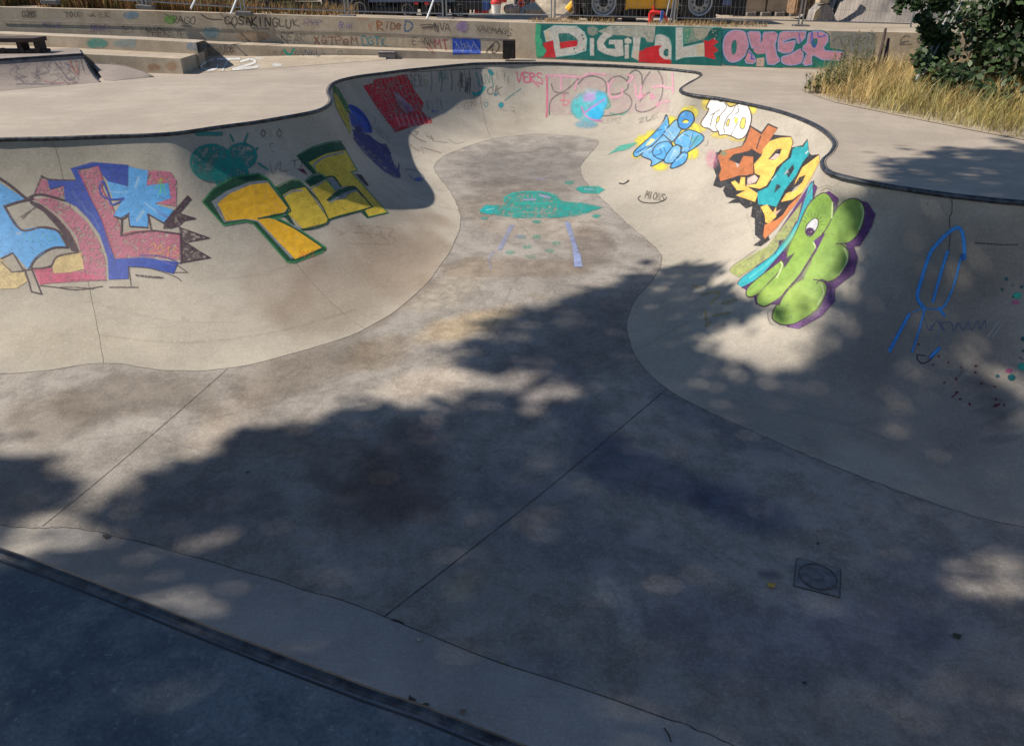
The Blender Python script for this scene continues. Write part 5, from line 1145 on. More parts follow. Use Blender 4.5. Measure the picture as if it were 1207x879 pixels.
def carlike(name,label,cat,xl,xr,yb,Y,body,h,dirn=1,group=None,headlight=False,wheels=(.2,.8),wr=.3,box=False):
    a=pp(xl,yb,Y).x; b_=pp(xr,yb,Y).x; L=b_-a; e_=empty(name,((a+b_)/2,Y,GZ),0,label,cat,group)
    z0=GZ+wr*.55
    prof=[(0,z0),(0,z0+h*.42),(L*.05,z0+h*.5),(L*.24,z0+h*.55),(L*.36,z0+h),(L*.80,z0+h),(L*.95,z0+h*.55),(L,z0+h*.5),(L,z0)]
    if box: prof=[(0,z0),(0,z0+h),(L*.75,z0+h),(L*.86,z0+h*.6),(L,z0+h*.5),(L,z0)]
    mb=MB(); mb.prism([(a+x,Y,z) for x,z in prof],(0,1.7,0)); kid(mb,'body',body,e_)
    mb=MB(); mb.prism([(a+x,Y-.012,z) for x,z in ((L*.3,z0+h*.58),(L*.38,z0+h*.93),(L*.56,z0+h*.93),(L*.56,z0+h*.58))],(0,.01,0)); mb.prism([(a+x,Y-.012,z) for x,z in ((L*.59,z0+h*.58),(L*.59,z0+h*.93),(L*.76,z0+h*.93),(L*.86,z0+h*.58))],(0,.01,0)); kid(mb,'window','glass',e_)
    for w in wheels: wheel(e_,a+L*w,Y+.05,GZ+wr-.01,wr,.2,lugs=0); wheel(e_,a+L*w,Y+1.6,GZ+wr-.01,wr,.2,lugs=0,face=1)
    mb=MB(); mb.box((a+L/2,Y+.85,z0-.04),(L*.96,1.5,.1)); kid(mb,'sill','darkm',e_)
    for s in (0,1):
        mb=MB(); mb.box((a+(.01 if s==0 else L-.01)*1,Y+.2,z0+h*.36),(.08,.3,.12),bev=.015); kid(mb,'headlight','rim' if s==0 else 'red',e_)
    return e_
M['black']=simple('black_paint',(.014,.015,.018),.25,0,.15)
M['darkblue']=simple('dark_car_paint',(.03,.035,.05),.25,0,.15)
carlike('parked_van','black van with a dark wheel showing behind the fence on the left','van',238,326,17,20.0,'black',1.7,wheels=(.16,.84),wr=.26,box=True)
carlike('parked_car','dark car with pale headlamp next to the blue trailer','car',381,436,20,20.6,'darkblue',1.25,wr=.27)
carlike('parked_car','small bright red car on a grey kerb left of the sand slope','car',609,634,11,24.5,'red',.9,wr=.2)
# blue trailer
Yt=20.6; a=pp(431,9,Yt).x; b_=pp(522,9,Yt).x; e2=pp(578,9,Yt).x
tr_=empty('blue_trailer',((a+b_)/2,Yt+1,GZ),0,'large dusty blue box trailer on a black chassis behind the fence','trailer')
mb=MB(); mb.box(((a+b_)/2,Yt+1.1,2.0),(b_-a,2.2,2.1),bev=.03); kid(mb,'box_body','blue',tr_)
mb=MB()
for k in range(9): mb.box((a+(b_-a)*(k+.5)/9,Yt-.012,2.0),(.03,.03,2.0))
kid(mb,'side_rib','blue',tr_)
mb=MB(); mb.box(((a+e2)/2,Yt+1.0,.86),(e2-a,1.2,.16),bev=.01); mb.box((a+.5,Yt+.12,.75),(.55,.3,.22),bev=.03); mb.box((e2-.45,Yt+.1,.9),(.5,.3,.22),bev=.03)
for k in range(14): mb.box((a+.25+k*(e2-a-.5)/13,Yt+.05,.80),(.05,.06,.16))
kid(mb,'chassis','darkm',tr_)
for x in (a+.35,a+1.0,a+1.55,e2-1.3,e2-.75): wheel(tr_,x,Yt+.2,GZ+.23,.24,.22,lugs=0)
for x in (pp(491,11,Yt).x,pp(503,11,Yt).x): mb=MB(); mb.box((x,Yt+.0,.93),(.1,.05,.06),bev=.01); kid(mb,'marker_light','red',tr_)
mb=MB(); mb.box((pp(545,0,Yt).x,Yt+.9,1.25),(.55,1.2,.5),bev=.03); kid(mb,'white_cabinet','white',tr_)
# clutter
def heap(name,label,cat,px,py,Y,w_,d_,h,mat,n=14,seed=0,group=None,sz=.14,col='stone'):
    c=pp(px,py,Y); r=random.Random(seed); bm=bmesh.new(); bmesh.ops.create_grid(bm,x_segments=46,y_segments=46,size=1)
    for v in bm.verts:
        x,y=v.co.x,v.co.y; rr=math.hypot(x,y); k=max(0,1-rr)
        nz=.06*math.sin(x*9+seed)*math.cos(y*8+seed)+.035*math.sin(x*23)*math.sin(y*19+1)+.02*math.sin(x*47+y*31)
        v.co=Vector((x*w_/2,y*d_/2,h*(k*(1+.12*k)+nz*min(1,k*5))-.02))
    me=bpy.data.meshes.new(name); bm.to_mesh(me); bm.free(); me.materials.append(M[mat]); o=bpy.data.objects.new(name,me); COL.objects.link(o)
    o.location=(c.x,Y,GZ); 
    me.polygons.foreach_set('use_smooth',[True]*len(me.polygons))
    tag(o,label,cat,group); return o
heap('gravel_heap','large grey brown cone of gravel behind the wall near the tree','gravel heap',1040,20,21.6,4.3,3.2,1.55,'gravel',seed=2)
heap('sand_heap','low sloping heap of sand between the red car and the loader','sand heap',655,12,22.5,3.0,2.4,.5,'dirt',seed=5)
heap('earth_heap','low brown earth bank in front of the fence beside the loader bucket','earth heap',665,24,19.3,1.6,.9,.14,'dirt',seed=8)
def rock(name,label,cat,px,py,Y,sx,sy,sz,mat,seed=0,rz=0,group=None):
    c=pp(px,py,Y); r=random.Random(seed); bm=bmesh.new(); bmesh.ops.create_icosphere(bm,subdivisions=3,radius=1)
    for v in bm.verts:
        q=v.co.copy(); m_=max(abs(q.x),abs(q.y),abs(q.z)); q=q.lerp(q/m_*.85,.65)
        q*=1+.08*math.sin(q.x*5+seed)+.06*math.sin(q.y*7+q.z*5+seed); v.co=Vector((q.x*sx/2,q.y*sy/2,q.z*sz/2))
    me=bpy.data.meshes.new(name); bm.to_mesh(me); bm.free(); me.materials.append(M[mat]); o=bpy.data.objects.new(name,me); COL.objects.link(o)
    o.location=(c.x,Y,c.z+sz/2); o.rotation_euler=(0,0,rz); tag(o,label,cat,group); return o
rock('rubble_block','dark grey rubble block beside the red bucket','rubble',604,17.5,20.6,.45,.4,.24,'block',1)
rock('rubble_block','pale rubble lump right of the grey rubble','rubble',628,17,21.0,.5,.3,.12,'stone',4)
rock('rubble_block','whitish weathered lump in the dry brush on the left','rubble',172,10.5,18.9,.3,.3,.45,'stone',6)
# red bucket and blue crate
c=pp(585,17.8,20.5); e_=empty('builders_bucket',(c.x,20.5,GZ),0,'white bucket with a red lid among the rubble','bucket')
mb=MB(); mb.lathe((c.x,20.5,c.z),[(.001,0),(.09,0),(.12,.24),(.001,.24)],'z',20); kid(mb,'bucket_body','white',e_,True)
mb=MB(); mb.lathe((c.x,20.5,c.z+.24),[(.001,0),(.135,0),(.13,.05),(.06,.12),(.001,.13)],'z',20); mb.box((c.x+.12,20.5,c.z+.32),(.28,.2,.1),bev=.03); kid(mb,'lid','red',e_)
c=pp(570,14,20.9); e_=empty('tool_crate',(c.x,20.9,GZ),0,'blue tool crate with a red band beside the trailer','crate')
mb=MB(); mb.box((c.x,20.9,c.z+.12),(.28,.25,.2),bev=.02); kid(mb,'crate_body','blueplastic',e_)
mb=MB(); mb.box((c.x-.05,20.9,c.z),(.34,.27,.07),bev=.01); kid(mb,'band','red',e_)
mb=MB(); mb.tube([(c.x+.12,20.8,c.z-.1),(c.x+.2,20.8,c.z+.3)],.012,6); kid(mb,'handle','galv',e_)
# plank pile
c=pp(332,13,20.2); e_=empty('plank_stack',(c.x,20.2,GZ),0,'stack of yellowish planks right of the black van wheel','planks')
for k in range(5): mb=MB(); mb.box((c.x+.02*(k%2),20.4,c.z+.03+k*.075),(.46,.5,.055),bev=.006); kid(mb,'plank','plank',e_)
mb=MB(); mb.box((c.x+.2,20.13,c.z+.33),(.05,.04,.1)); kid(mb,'red_tag','red',e_)
c=pp(362,14,20.8); e_=empty('garden_crate',(c.x,20.8,GZ),0,'olive green slatted crate between the planks and the dark car','crate')
for k in range(4): mb=MB(); mb.box((c.x,20.8,c.z+.05+k*.12),(.62,.5,.085),bev=.01); kid(mb,'slat','green' if k%2 else 'plank',e_)
mb=MB(); mb.box((pp(549,21.5,18.9).x,18.9,pp(549,21.8,18.9).z),(.9,.08,.05),bev=.008); tag(mb.build('dark_plank',M['wood']),'dark plank lying behind the wall top under the trailer','plank')
# beige block wall, rusty container, scoop
c=pp(905,14,22.3); e_=empty('stone_block_stack',(c.x,22.3,GZ),0,'beige stone blocks stacked on timber right of the loader','stone blocks')
for k in range(3):
    for j in range(2): mb=MB(); mb.box((c.x-.52+j*.9,22.5,c.z+.17+k*.36),(.86,.5,.34),bev=.02); kid(mb,'stone_block','stone',e_)
for k in range(5): mb=MB(); mb.box((c.x-.85+k*.38,22.4,c.z-.05),(.24,.6,.09),bev=.01); kid(mb,'sleeper','block',e_)
rk=simple('rusty_brown',(.22,.13,.07),.85,.1,.4,10); M['rk']=rk
c=pp(947,17,21.0); e_=empty('rusty_container',(c.x,21,GZ),0,'rusty brown steel container beside the beige stone blocks','container')
mb=MB(); mb.box((c.x,21.3,c.z+.75),(.5,.6,1.5),bev=.02); kid(mb,'container_body','rk',e_)
for k in range(4): mb=MB(); mb.box((c.x-.19+k*.125,20.98,c.z+.75),(.035,.04,1.45)); kid(mb,'rib','rk',e_)
c=pp(968,24,20.4); e_=empty('digger_scoop',(c.x,20.4,GZ),0,'grey curved digger scoop with a cream top lying left of the gravel heap','digger scoop')
mb=MB(); V=[]
pts=[(-.27,0),(-.24,.2),(-.12,.34),(.02,.36),(.16,.24),(.27,.02)]
mb.prism([(c.x+x,20.2,c.z+z) for x,z in pts],(0,.5,0)); kid(mb,'scoop','block',e_)
mb=MB(); mb.prism([(c.x-.28,20.19,c.z),(c.x-.25,20.19,c.z+.2),(c.x-.16,20.19,c.z+.3),(c.x-.12,20.19,c.z+.2),(c.x-.2,20.19,c.z)],(0,.03,0)); mb.box((c.x-.1,20.3,c.z+.42),(.22,.3,.09),bev=.02); kid(mb,'scoop_lip','stone',e_)
mb=MB(); mb.tube([(c.x+.1,20.4,c.z+.3),(c.x+.28,20.5,c.z+.95)],.06,8); mb.tube([(c.x+.25,20.45,c.z+.05),(c.x+.4,20.5,c.z+.5)],.05,8); kid(mb,'arm','darkm',e_)
# ------------------------------------------------------------------ drain, litter
co=[F(929.8,686.7),F(939.8,659.9),F(995.9,674.3),F(989.5,701.6)]
cc_=sum(co,Vector())/4; ex=((co[2]-co[1])+(co[3]-co[0]))/2; sz=(ex.length+(((co[0]-co[1])+(co[3]-co[2]))/2).length)/2; an=math.atan2(ex.y,ex.x)
e_=empty('drain_cover',(cc_.x,cc_.y,-1.95),an,'square cast iron drain cover with a ring of studs set in the bowl floor','drain cover')
def kl(mb,name,m,smooth=False): o=mb.build(name,M[m],e_,smooth); return o
s_=sz/2; mb=MB(); mb.box((0,0,.002),(sz,sz,.01)); kl(mb,'frame','cast')
mb=MB(); mb.lathe((0,0,.007),[(s_*.86,0),(s_*.90,0),(s_*.90,.004),(s_*.86,.004)],'z',40)
mb.lathe((0,0,.007),[(.0005,0),(s_*.84,0),(s_*.84,.0025),(.0005,.0025)],'z',40)
for r_k,n_ in ((.74,26),(.60,22),(.46,17),(.32,12),(.16,6)):
    for k in range(n_): a=2*math.pi*k/n_; mb.box((s_*r_k*math.cos(a),s_*r_k*math.sin(a),.011),(.011,.007,.005),rz=a)
kl(mb,'lid','cast')
mb=MB(); mb.lathe((0,0,.0085),[(s_*.845,0),(s_*.885,0),(s_*.885,.006),(s_*.845,.006)],'z',40); kl(mb,'lid_gap','crack')
mb=MB(); 
for sx,sy,dx,dy in ((0,1,1,0),(0,-1,1,0),(1,0,0,1),(-1,0,0,1)): mb.box((sx*(s_+.004),sy*(s_+.004),.003),(sz+.012 if dx else .004,sz+.012 if dy else .004,.006))
kl(mb,'seat_gap','crack')
def leafobj(px,py,L,colr,label,cat='leaf',rz=0,curl=.4,deckz=None,name='fallen_leaf',group='dead leaves lying on the concrete'):
    p,n=hit(px,py)
    if p is None: p=U(px,py,0); n=Vector((0,0,1))
    if n.z<0: n=-n
    m_=simple('dry_leaf',colr,.7,0,.3,60); V=[];Fq=[]
    prof=[0,.55,.9,1,.85,.55,.2,.02]
    for i,w_ in enumerate(prof):
        x=(i/7-.5)*L
        for j in (-1,0,1): V.append((x,j*w_*L*.36,abs(j)*w_*L*.12*curl+.25*L*curl*(x/L*2)**2+.003))
    for i in range(7):
        for j in range(2): a=i*3+j; Fq.append((a,a+3,a+4,a+1))
    V+=[(L*.5,0,.25*L*curl+.003),(L*.8,.01,.004),(L*.8,.004,.004)]; Fq.append((len(V)-3,len(V)-2,len(V)-1))
    o=meshobj(name,V,Fq,m_,smooth=True); o.location=p+n*.002
    q=n.to_track_quat('Z','Y'); o.rotation_euler=(q.to_matrix()@Matrix.Rotation(rz,3,'Z')).to_euler(); tag(o,label,cat,group); return o
leafobj(909,691,.075,(.55,.33,.06),'curled yellow leaf on the dark floor just left of the drain cover',rz=.5,curl=1.1)
leafobj(1128,750,.07,(.03,.045,.02),'dark green leaf on the bowl floor to the lower right of the drain',rz=.2)
leafobj(125,633,.06,(.10,.07,.05),'small brown leaf near the slab joint at the lower left',rz=.1,curl=.9)
leafobj(485,826,.07,(.05,.04,.03),'dark dead leaf above the near coping, left of a pair',rz=-.5,curl=.9)
leafobj(500,833,.06,(.06,.045,.035),'dark dead leaf above the near coping, right of a pair',rz=.9,curl=1.0)
leafobj(545,839,.045,(.20,.13,.08),'small tan leaf above the near coping',rz=.3,curl=1.2)
leafobj(494,754,.045,(.40,.34,.24),'pale dry leaf just below the near slab joint',rz=1.5,curl=.6)
leafobj(593,780,.04,(.30,.25,.17),'tiny pale leaf on the near slab joint',rz=.2,curl=.6)
leafobj(948,805,.03,(.02,.02,.02),'tiny black leaf crumb below the drain cover',rz=.2,curl=.6)
leafobj(964,641,.03,(.02,.02,.02),'tiny black leaf crumb above the drain cover',rz=1.2,curl=.6)
leafobj(292,557,.035,(.04,.03,.02),'tiny brown crumb in the middle left of the floor',rz=.6,curl=.6)
for px,py,px2,py2,lab in ((783,858,791,874,'thin black twig near the bottom edge of the bowl'),(462,730,476,735,'small dark twig at the end of the middle slab joint')):
    a,_=hit(px,py); b_,_=hit(px2,py2)
    if a and b_:
        mb=MB(); m1=a.lerp(b_,.5)+Vector((.006,.004,.004)); mb.tube([a+Vector((0,0,.004)),m1,b_+Vector((0,0,.004))],.004,5); tag(mb.build('twig',M['wood']),lab,'twig')
r_=random.Random(11); 
# ------------------------------------------------------------------ vegetation
def leafmat(name,cols,tr=.25,rough=.55):
    t=NT(name); a=t.n('ShaderNodeVertexColor',layer_name='tone'); t.set(a.outputs[0],rough,0,.3)
    tl=t.n('ShaderNodeBsdfTranslucent'); t.l(a.outputs[0],tl.inputs[0]); mx=t.n('ShaderNodeMixShader'); mx.inputs[0].default_value=tr
    t.l(t.b.outputs[0],mx.inputs[1]); t.l(tl.outputs[0],mx.inputs[2]); t.l(mx.outputs[0],t.out.inputs[0]); return t.m
M['grass']=leafmat('dry_grass_blade',None,.3,.7); M['leaf']=leafmat('tree_leaf',None,.12,.5)
def fastmesh(name,V,Q,C,mat,parent=None):
    V=np.asarray(V,np.float32);Q=np.asarray(Q,np.int32); k=Q.shape[1]
    me=bpy.data.meshes.new(name); me.vertices.add(len(V)); me.vertices.foreach_set('co',V.ravel()); me.loops.add(Q.size); me.loops.foreach_set('vertex_index',Q.ravel())
    me.polygons.add(len(Q)); me.polygons.foreach_set('loop_start',np.arange(0,Q.size,k,dtype=np.int32)); me.materials.append(mat); me.update(calc_edges=True)
    o=bpy.data.objects.new(name,me); COL.objects.link(o)
    at=me.color_attributes.new('tone','FLOAT_COLOR','POINT'); at.data.foreach_set('color',np.concatenate([C,np.ones((len(C),1))],1).astype(np.float32).ravel())
    if parent is not None: o.parent=parent; o.matrix_parent_inverse=Matrix.Translation(-parent.location)
    return o
def blades(name,pos,h,w,cols,lean,mat,parent=None):
    n=len(pos); pos=np.asarray(pos,float); h=np.asarray(h)
    th=RNG.uniform(0,2*np.pi,n); d=np.stack([np.cos(th),np.sin(th),np.zeros(n)],1); s=np.stack([-np.sin(th),np.cos(th),np.zeros(n)],1)
    ln=lean*RNG.uniform(.1,1,n)[:,None]*h[:,None]; up=np.array([0,0,1.0])
    ww=(w*RNG.uniform(.6,1.4,n))[:,None]
    p0=pos; p1=pos+up*(h*.55)[:,None]+d*ln*.35; p2=pos+up*(h*RNG.uniform(.85,1,n))[:,None]+d*ln
    V=np.stack([p0-s*ww,p0+s*ww,p1+s*ww*.8,p1-s*ww*.8,p2+s*ww*.15,p2-s*ww*.15],1).reshape(-1,3)
    b=np.arange(n)[:,None]*6; Q=np.concatenate([b+np.array([0,1,2,3]),b+np.array([3,2,4,5])],0)
    C=np.repeat(cols,6,0)*np.tile(np.array([.8,.8,1,1,1.1,1.1]),n)[:,None]
    return fastmesh(name,V,Q,np.clip(C,0,1),mat,parent)
def pick(n,pal,pr): 
    c=np.array(pal)[RNG.choice(len(pal),n,p=pr)]; return c*RNG.uniform(.75,1.2,(n,1))
# verge of dry grass on the right
edge=[U(944,106),U(960,113),U(985,121.5),U(1040,133),U(1100,145),U(1160,157),U(1215,167)]
poly_=[(p.x,p.y) for p in edge]+[(13,8.6),(16,13.2),(9.5,15.05),(B[3].x,B[3].y-.06),(B[2].x+.9,B[2].y-.35),(U(958,100).x,U(958,100).y)]
tri=geometry.tessellate_polygon([[Vector((*p,0)) for p in poly_]])
Vv=[(x,y,.008) for x,y in poly_]; fc=[]
for t in tri:
    a,b_,c=[Vector(Vv[i]) for i in t]; fc.append(t if (b_-a).cross(c-a).z>0 else (t[0],t[2],t[1]))
o=meshobj('verge_soil',Vv,fc,M['dirt']); o['kind']='structure'
def inside(poly,n,x0,x1,y0,y1):
    out=[]
    while sum(map(len,out))<n:
        x=RNG.uniform(x0,x1,n*3); y=RNG.uniform(y0,y1,n*3); k=inpoly(poly,x,y); out.append(np.stack([x[k],y[k]],1))
    return np.concatenate(out)[:n]
n=46000; q=inside(poly_,n,4,12.5,8.4,16.5)
de=np.full(n,9.)
E_=np.array([(p.x,p.y) for p in edge])
for i in range(len(E_)-1):
    a=E_[i]; v=E_[i+1]-a; t=np.clip(((q-a)@v)/(v@v),0,1); de=np.minimum(de,np.linalg.norm(q-a-t[:,None]*v,axis=1))
dn=vnoise(q[:,0],q[:,1],.35,3)*.6+vnoise(q[:,0],q[:,1],1.1,4)*.4
keep=(RNG.random(n)<.25+1.1*dn)&(RNG.random(n)<.25+de*2.5); q=q[keep]; de=de[keep]; dn=dn[keep]; n=len(q)
cn=vnoise(q[:,0],q[:,1],.13,77); hh=(.08+.19*np.clip(de*1.6,0,1))*RNG.uniform(.3,1.4,n)*(.45+.5*dn+.75*cn)
gold=pick(n,[(.68,.46,.17),(.58,.38,.13),(.76,.58,.28),(.42,.33,.12),(.24,.24,.09)],[.34,.22,.26,.12,.06])
gr=vnoise(q[:,0],q[:,1],.8,9)>.62; gold[gr]=gold[gr]*np.array([.85,.95,.85])
gg=blades('dry_grass',np.c_[q,np.full(n,.01)],hh,.0034,gold*np.array([.86,.9,.95])*(.55+.7*cn[:,None]),1.15,M['grass']); tag(gg,'golden dry grass along the deck edge under the tree','grass',kind='stuff')
# brush behind the left wall
L0,L1=lt[-2][0],lt[0][0]; n=26000
tt_=RNG.random(n)**.8; tt_=tt_*1.0
X=L1.x-3.6+(L0.x-3-L1.x+3.6)*tt_; k_=(X-L1.x)/(L0.x-L1.x); Y=L1.y+(L0.y-L1.y)*k_+.35+RNG.uniform(0,2.2,n)**1.0
Zt=lt[0][1]+(lt[-2][1]-lt[0][1])*np.clip(k_,0,1)-.03-.12*np.clip((Y-(L1.y+(L0.y-L1.y)*k_)-1)/1.5,0,1)
dn=vnoise(X,Y,.7,21); keep=(dn>.28)&(RNG.random(n)<np.clip(.35+k_,0,1)); X,Y,Zt,dn,k_=[v[keep] for v in (X,Y,Zt,dn,k_)]; n=len(X)
cl=pick(n,[(.26,.13,.06),(.34,.19,.08),(.42,.30,.14),(.10,.12,.04),(.16,.15,.05)],[.3,.25,.15,.18,.12])
o=blades('dry_brush',np.c_[X,Y,Zt],(.10+.5*np.clip(k_*1.4-.15,0.12,1))*RNG.uniform(.4,1.2,n)*(.5+dn),.009,cl,.6,M['grass']); tag(o,'reddish brown dry brush growing behind the left part of the wall','brush',kind='stuff')
# thin tufts on top edge of the mural wall
n=1500; k_=RNG.random(n); X=B[0].x+(B[2].x-B[0].x)*k_; Y=B[0].y+(B[2].y-B[0].y)*k_+.35+RNG.uniform(0,.5,n); keep=vnoise(X,Y,.5,5)>.5; X,Y=X[keep],Y[keep]; n=len(X)
o=blades('dry_tuft',np.c_[X,Y,np.full(n,.68)],RNG.uniform(.04,.14,n),.005,pick(n,[(.45,.30,.14),(.3,.22,.1)],[.6,.4]),.7,M['grass']); tag(o,'sparse dry tufts along the ground just behind the mural wall','grass',kind='stuff')
def weed(px,py,Y,h,ns,seed,label):
    r=np.random.default_rng(seed); c=P(px,py,Y); e_=empty('tall_weed',(c.x,Y,0),0,label,'weed','tall green weeds at the left end of the grass')
    mb=MB(); V=[];Q=[];C=[]
    for s in range(ns):
        a=r.uniform(0,6.28); b0=Vector((c.x+r.uniform(-.12,.12),Y+r.uniform(-.12,.12),0)); tip=b0+Vector((math.cos(a)*.15*h,math.sin(a)*.15*h,h*r.uniform(.7,1.05)))
        mb.tube([b0,b0.lerp(tip,.5)+Vector((.01,0,0)),tip],[.005,.004,.002],4)
        for k in range(26):
            t=r.uniform(.12,1); p=b0.lerp(tip,t); aa=r.uniform(0,6.28); L=r.uniform(.04,.10)*(1.25-t*.7); d=Vector((math.cos(aa),math.sin(aa),r.uniform(-.1,.8))).normalized(); s_=d.cross(Vector((0,0,1))).normalized()*L*.22
            n0=len(V); V+=[p,p+d*L*.5+s_,p+d*L,p+d*L*.5-s_]; Q.append((n0,n0+1,n0+2,n0+3)); g_=r.uniform(.6,1.2); cc=(np.array([.09,.12,.04]) if r.random()<.7 else np.array([.22,.18,.08]))*g_; C+=[cc]*4
    mb_=mb.build('stem',M['stem']); mb_.parent=e_; mb_.matrix_parent_inverse=Matrix.Translation(-e_.location)
    fastmesh('foliage',[tuple(v) for v in V],Q,np.array(C),M['leaf'],e_)
M['stem']=simple('weed_stem',(.16,.15,.07),.8); M['bark']=simple('bark',(.10,.075,.055),.9,0,.35,9)
for i,(px,py,Y,h,ns,lab) in enumerate(((958,108,12.9,.35,7,'low green weed at the left tip of the grass'),(975,100,13.4,.62,9,'tall dark weed in front of the R of OMER'),(992,92,14.0,.75,8,'tall weed just right of the pink letters'),(1005,90,14.2,.85,10,'tallest green weed in front of the grey outlined letters'),(1022,88,14.2,.7,8,'tall weed left of the wooden stakes'),(1060,86,14.4,.45,7,'short weed right of the wooden stakes'),(985,104,12.8,.5,8,'bushy weed low beside the grass edge'))):
    weed(px,py,Y,h,ns,50+i,lab)
for x0_,y0_,x1_,y1_,w_,lab in ((1033,80,1044,34,.05,'taller of the two dark stakes leaning on the wall'),(1041,80,1047,46,.06,'shorter thicker dark stake leaning on the wall')):
    a=P(x0_,y0_,14.6); b_=P(x1_,y1_,14.95); mb=MB(); d=(b_-a); mb.tube([a-d*.15,a.lerp(b_,.5)+Vector((.01,0,0)),b_],[w_*.6,w_*.55,w_*.45],6); tag(mb.build('wooden_stake',M['wood']),lab,'stake','dark wooden stakes')
a=P(1080,95,12.2); b_=P(1106,42,12.9); mb=MB(); mb.tube([a,b_,b_+(b_-a)*.9],.022,8); tag(mb.build('metal_pole',M['galv'],smooth=True),'pale metal pole leaning into the tree from the grass','pole')
a=P(1088,88,12.2); b_=P(1116,36,12.9); mb=MB(); mb.tube([a,b_,b_+(b_-a)*.7],.014,8); tag(mb.build('metal_pole',M['galv'],smooth=True),'thinner green grey pole beside the leaning pale one','pole')
c=U(1047,97); mb=MB(); mb.box((c.x,c.y,.09),(.55,.3,.07),rz=.2,bev=.015); tag(mb.build('stone_slab',M['bwall']),'pale flat concrete slab lying in the dry grass','slab')
# leaves
def leaves(C0,N0,size,cols,name,parent,mat):
    n=len(C0); C0=np.asarray(C0,float)
    nr=np.asarray(N0,float)+RNG.normal(0,.55,(n,3)); nr/=np.linalg.norm(nr,axis=1)[:,None]
    t=np.cross(nr,RNG.normal(0,1,(n,3))); t/=np.linalg.norm(t,axis=1)[:,None]; b=np.cross(nr,t)
    s=(size*RNG.uniform(.6,1.3,n))[:,None]
    out=[(-1.0,0,0),(-.45,.42,-.06),(.1,.62,-.1),(.45,.35,-.05),(1.05,0,-.12),(.45,-.35,-.05),(.1,-.62,-.1),(-.45,-.42,-.06)]
    V=np.stack([C0+(t*x+b*y+nr*z)*s*.5 for x,y,z in out],1).reshape(-1,3)
    q=np.arange(n)[:,None]*8; Q=np.concatenate([q+np.array([0,1,2,7]),q+np.array([2,3,6,7])+0,q+np.array([3,4,5,6])],0)
    Q=np.concatenate([q+np.array([0,1,2,2]),],0) if False else Q
    C=np.repeat(cols,8,0)
    return fastmesh(name,V,Q,C,mat,parent)
# visible tree at the right
te=empty('leafy_tree',(9.0,13.4,0),0,'dense dark green broadleaf tree rising from the grass at the right edge','tree')
r=np.random.default_rng(4)
cl=[]
for cx,cy,cz,rr in ((9.0,13.3,1.9,2.15),(9.4,11.9,1.0,1.6),(8.1,12.6,1.0,1.3),(9.9,11.3,.7,1.2),(8.9,11.7,.35,.85),(8.1,11.7,.45,.7),(8.3,12.4,.5,1.0),(9.2,12.6,.4,1.3),(8.0,12.5,1.5,.85),(8.5,10.9,.5,.9),(9.6,10.6,.8,1.2),(8.6,13.0,3.1,1.6),(10.4,12.6,2.6,1.8),(8.0,13.1,2.1,.9),(9.3,12.2,.6,.95),(8.2,12.9,.55,.75),(10.6,12.0,.9,1.2),(11.4,12.6,2.2,1.8)):
    for _ in range(int(58*rr*rr)):
        v=r.normal(0,1,3); v/=np.linalg.norm(v); cl.append((np.array([cx,cy,cz])+v*rr*r.uniform(.72,1.03),v,r.uniform(.14,.34)))
for px,py,d,n_,s_ in ((1062,3,12.6,5,.1),(1080,5,12.5,5,.1),(1098,6,12.6,5,.13),(1110,2,12.7,5,.14),(1092,30,12.7,6,.10),(1094,42,12.7,6,.10),(1088,36,12.8,3,.06),(1105,34,12.7,7,.16),(1112,50,12.8,7,.2),(1102,66,12.9,5,.12),(1096,80,13,4,.12),(1120,90,12.6,6,.18),(1106,98,12.6,3,.12),(1070,2,12.7,4,.1),(1098,84,12.3,9,.2),(1115,96,12.0,10,.22),(1130,104,11.8,10,.24),(1090,66,12.6,6,.15),(1150,112,11.5,10,.25),(1175,118,11.3,10,.25)):
    p=P(px,py,d); 
    for _ in range(n_): cl.append((np.array(p)+r.normal(0,s_*.45,3),np.array([-.4,-.6,.5]),s_*.6))
P0=[];N0=[];S0=[]
for c_,nv,s in cl:
    if c_[2]<.12: continue
    k=int(14+s*110); pts=c_+r.normal(0,s*.52,(k,3)); pts[:,2]=np.maximum(pts[:,2],.08); P0.append(pts); N0.append(np.tile(nv*.6+np.array([0,-.2,.7]),(k,1)))
P0=np.concatenate(P0);N0=np.concatenate(N0); n=len(P0)
co_=pick(n,[(.020,.038,.013),(.03,.055,.018),(.05,.085,.027),(.08,.075,.05)],[.35,.35,.22,.08])
leaves(P0,N0,.115,co_,'crown',te,M['leaf'])
mb=MB()
rt_=random.Random(2)
for k in range(9):
    a=Vector((9.0+rt_.uniform(-.3,.3),13.4+rt_.uniform(-.3,.3),0)); an=rt_.uniform(0,6.28); b_=a+Vector((math.cos(an)*1.3,math.sin(an)*1.1,rt_.uniform(1.6,3.4))); m1=a.lerp(b_,.5)+Vector((0,0,.3)); mb.tube([a,m1,b_],[.09,.05,.015],7)
for px,py,d in ((1075,3,12.6),(1092,36,12.75),(1106,92,12.6)):
    b_=P(px,py,d); a=Vector((8.9,13.3,1.2 if py<60 else .3)); mb.tube([a,a.lerp(b_,.6)+Vector((0,0,.12)),b_],[.04,.02,.006],6)
kid(mb,'trunk','bark',te,True)
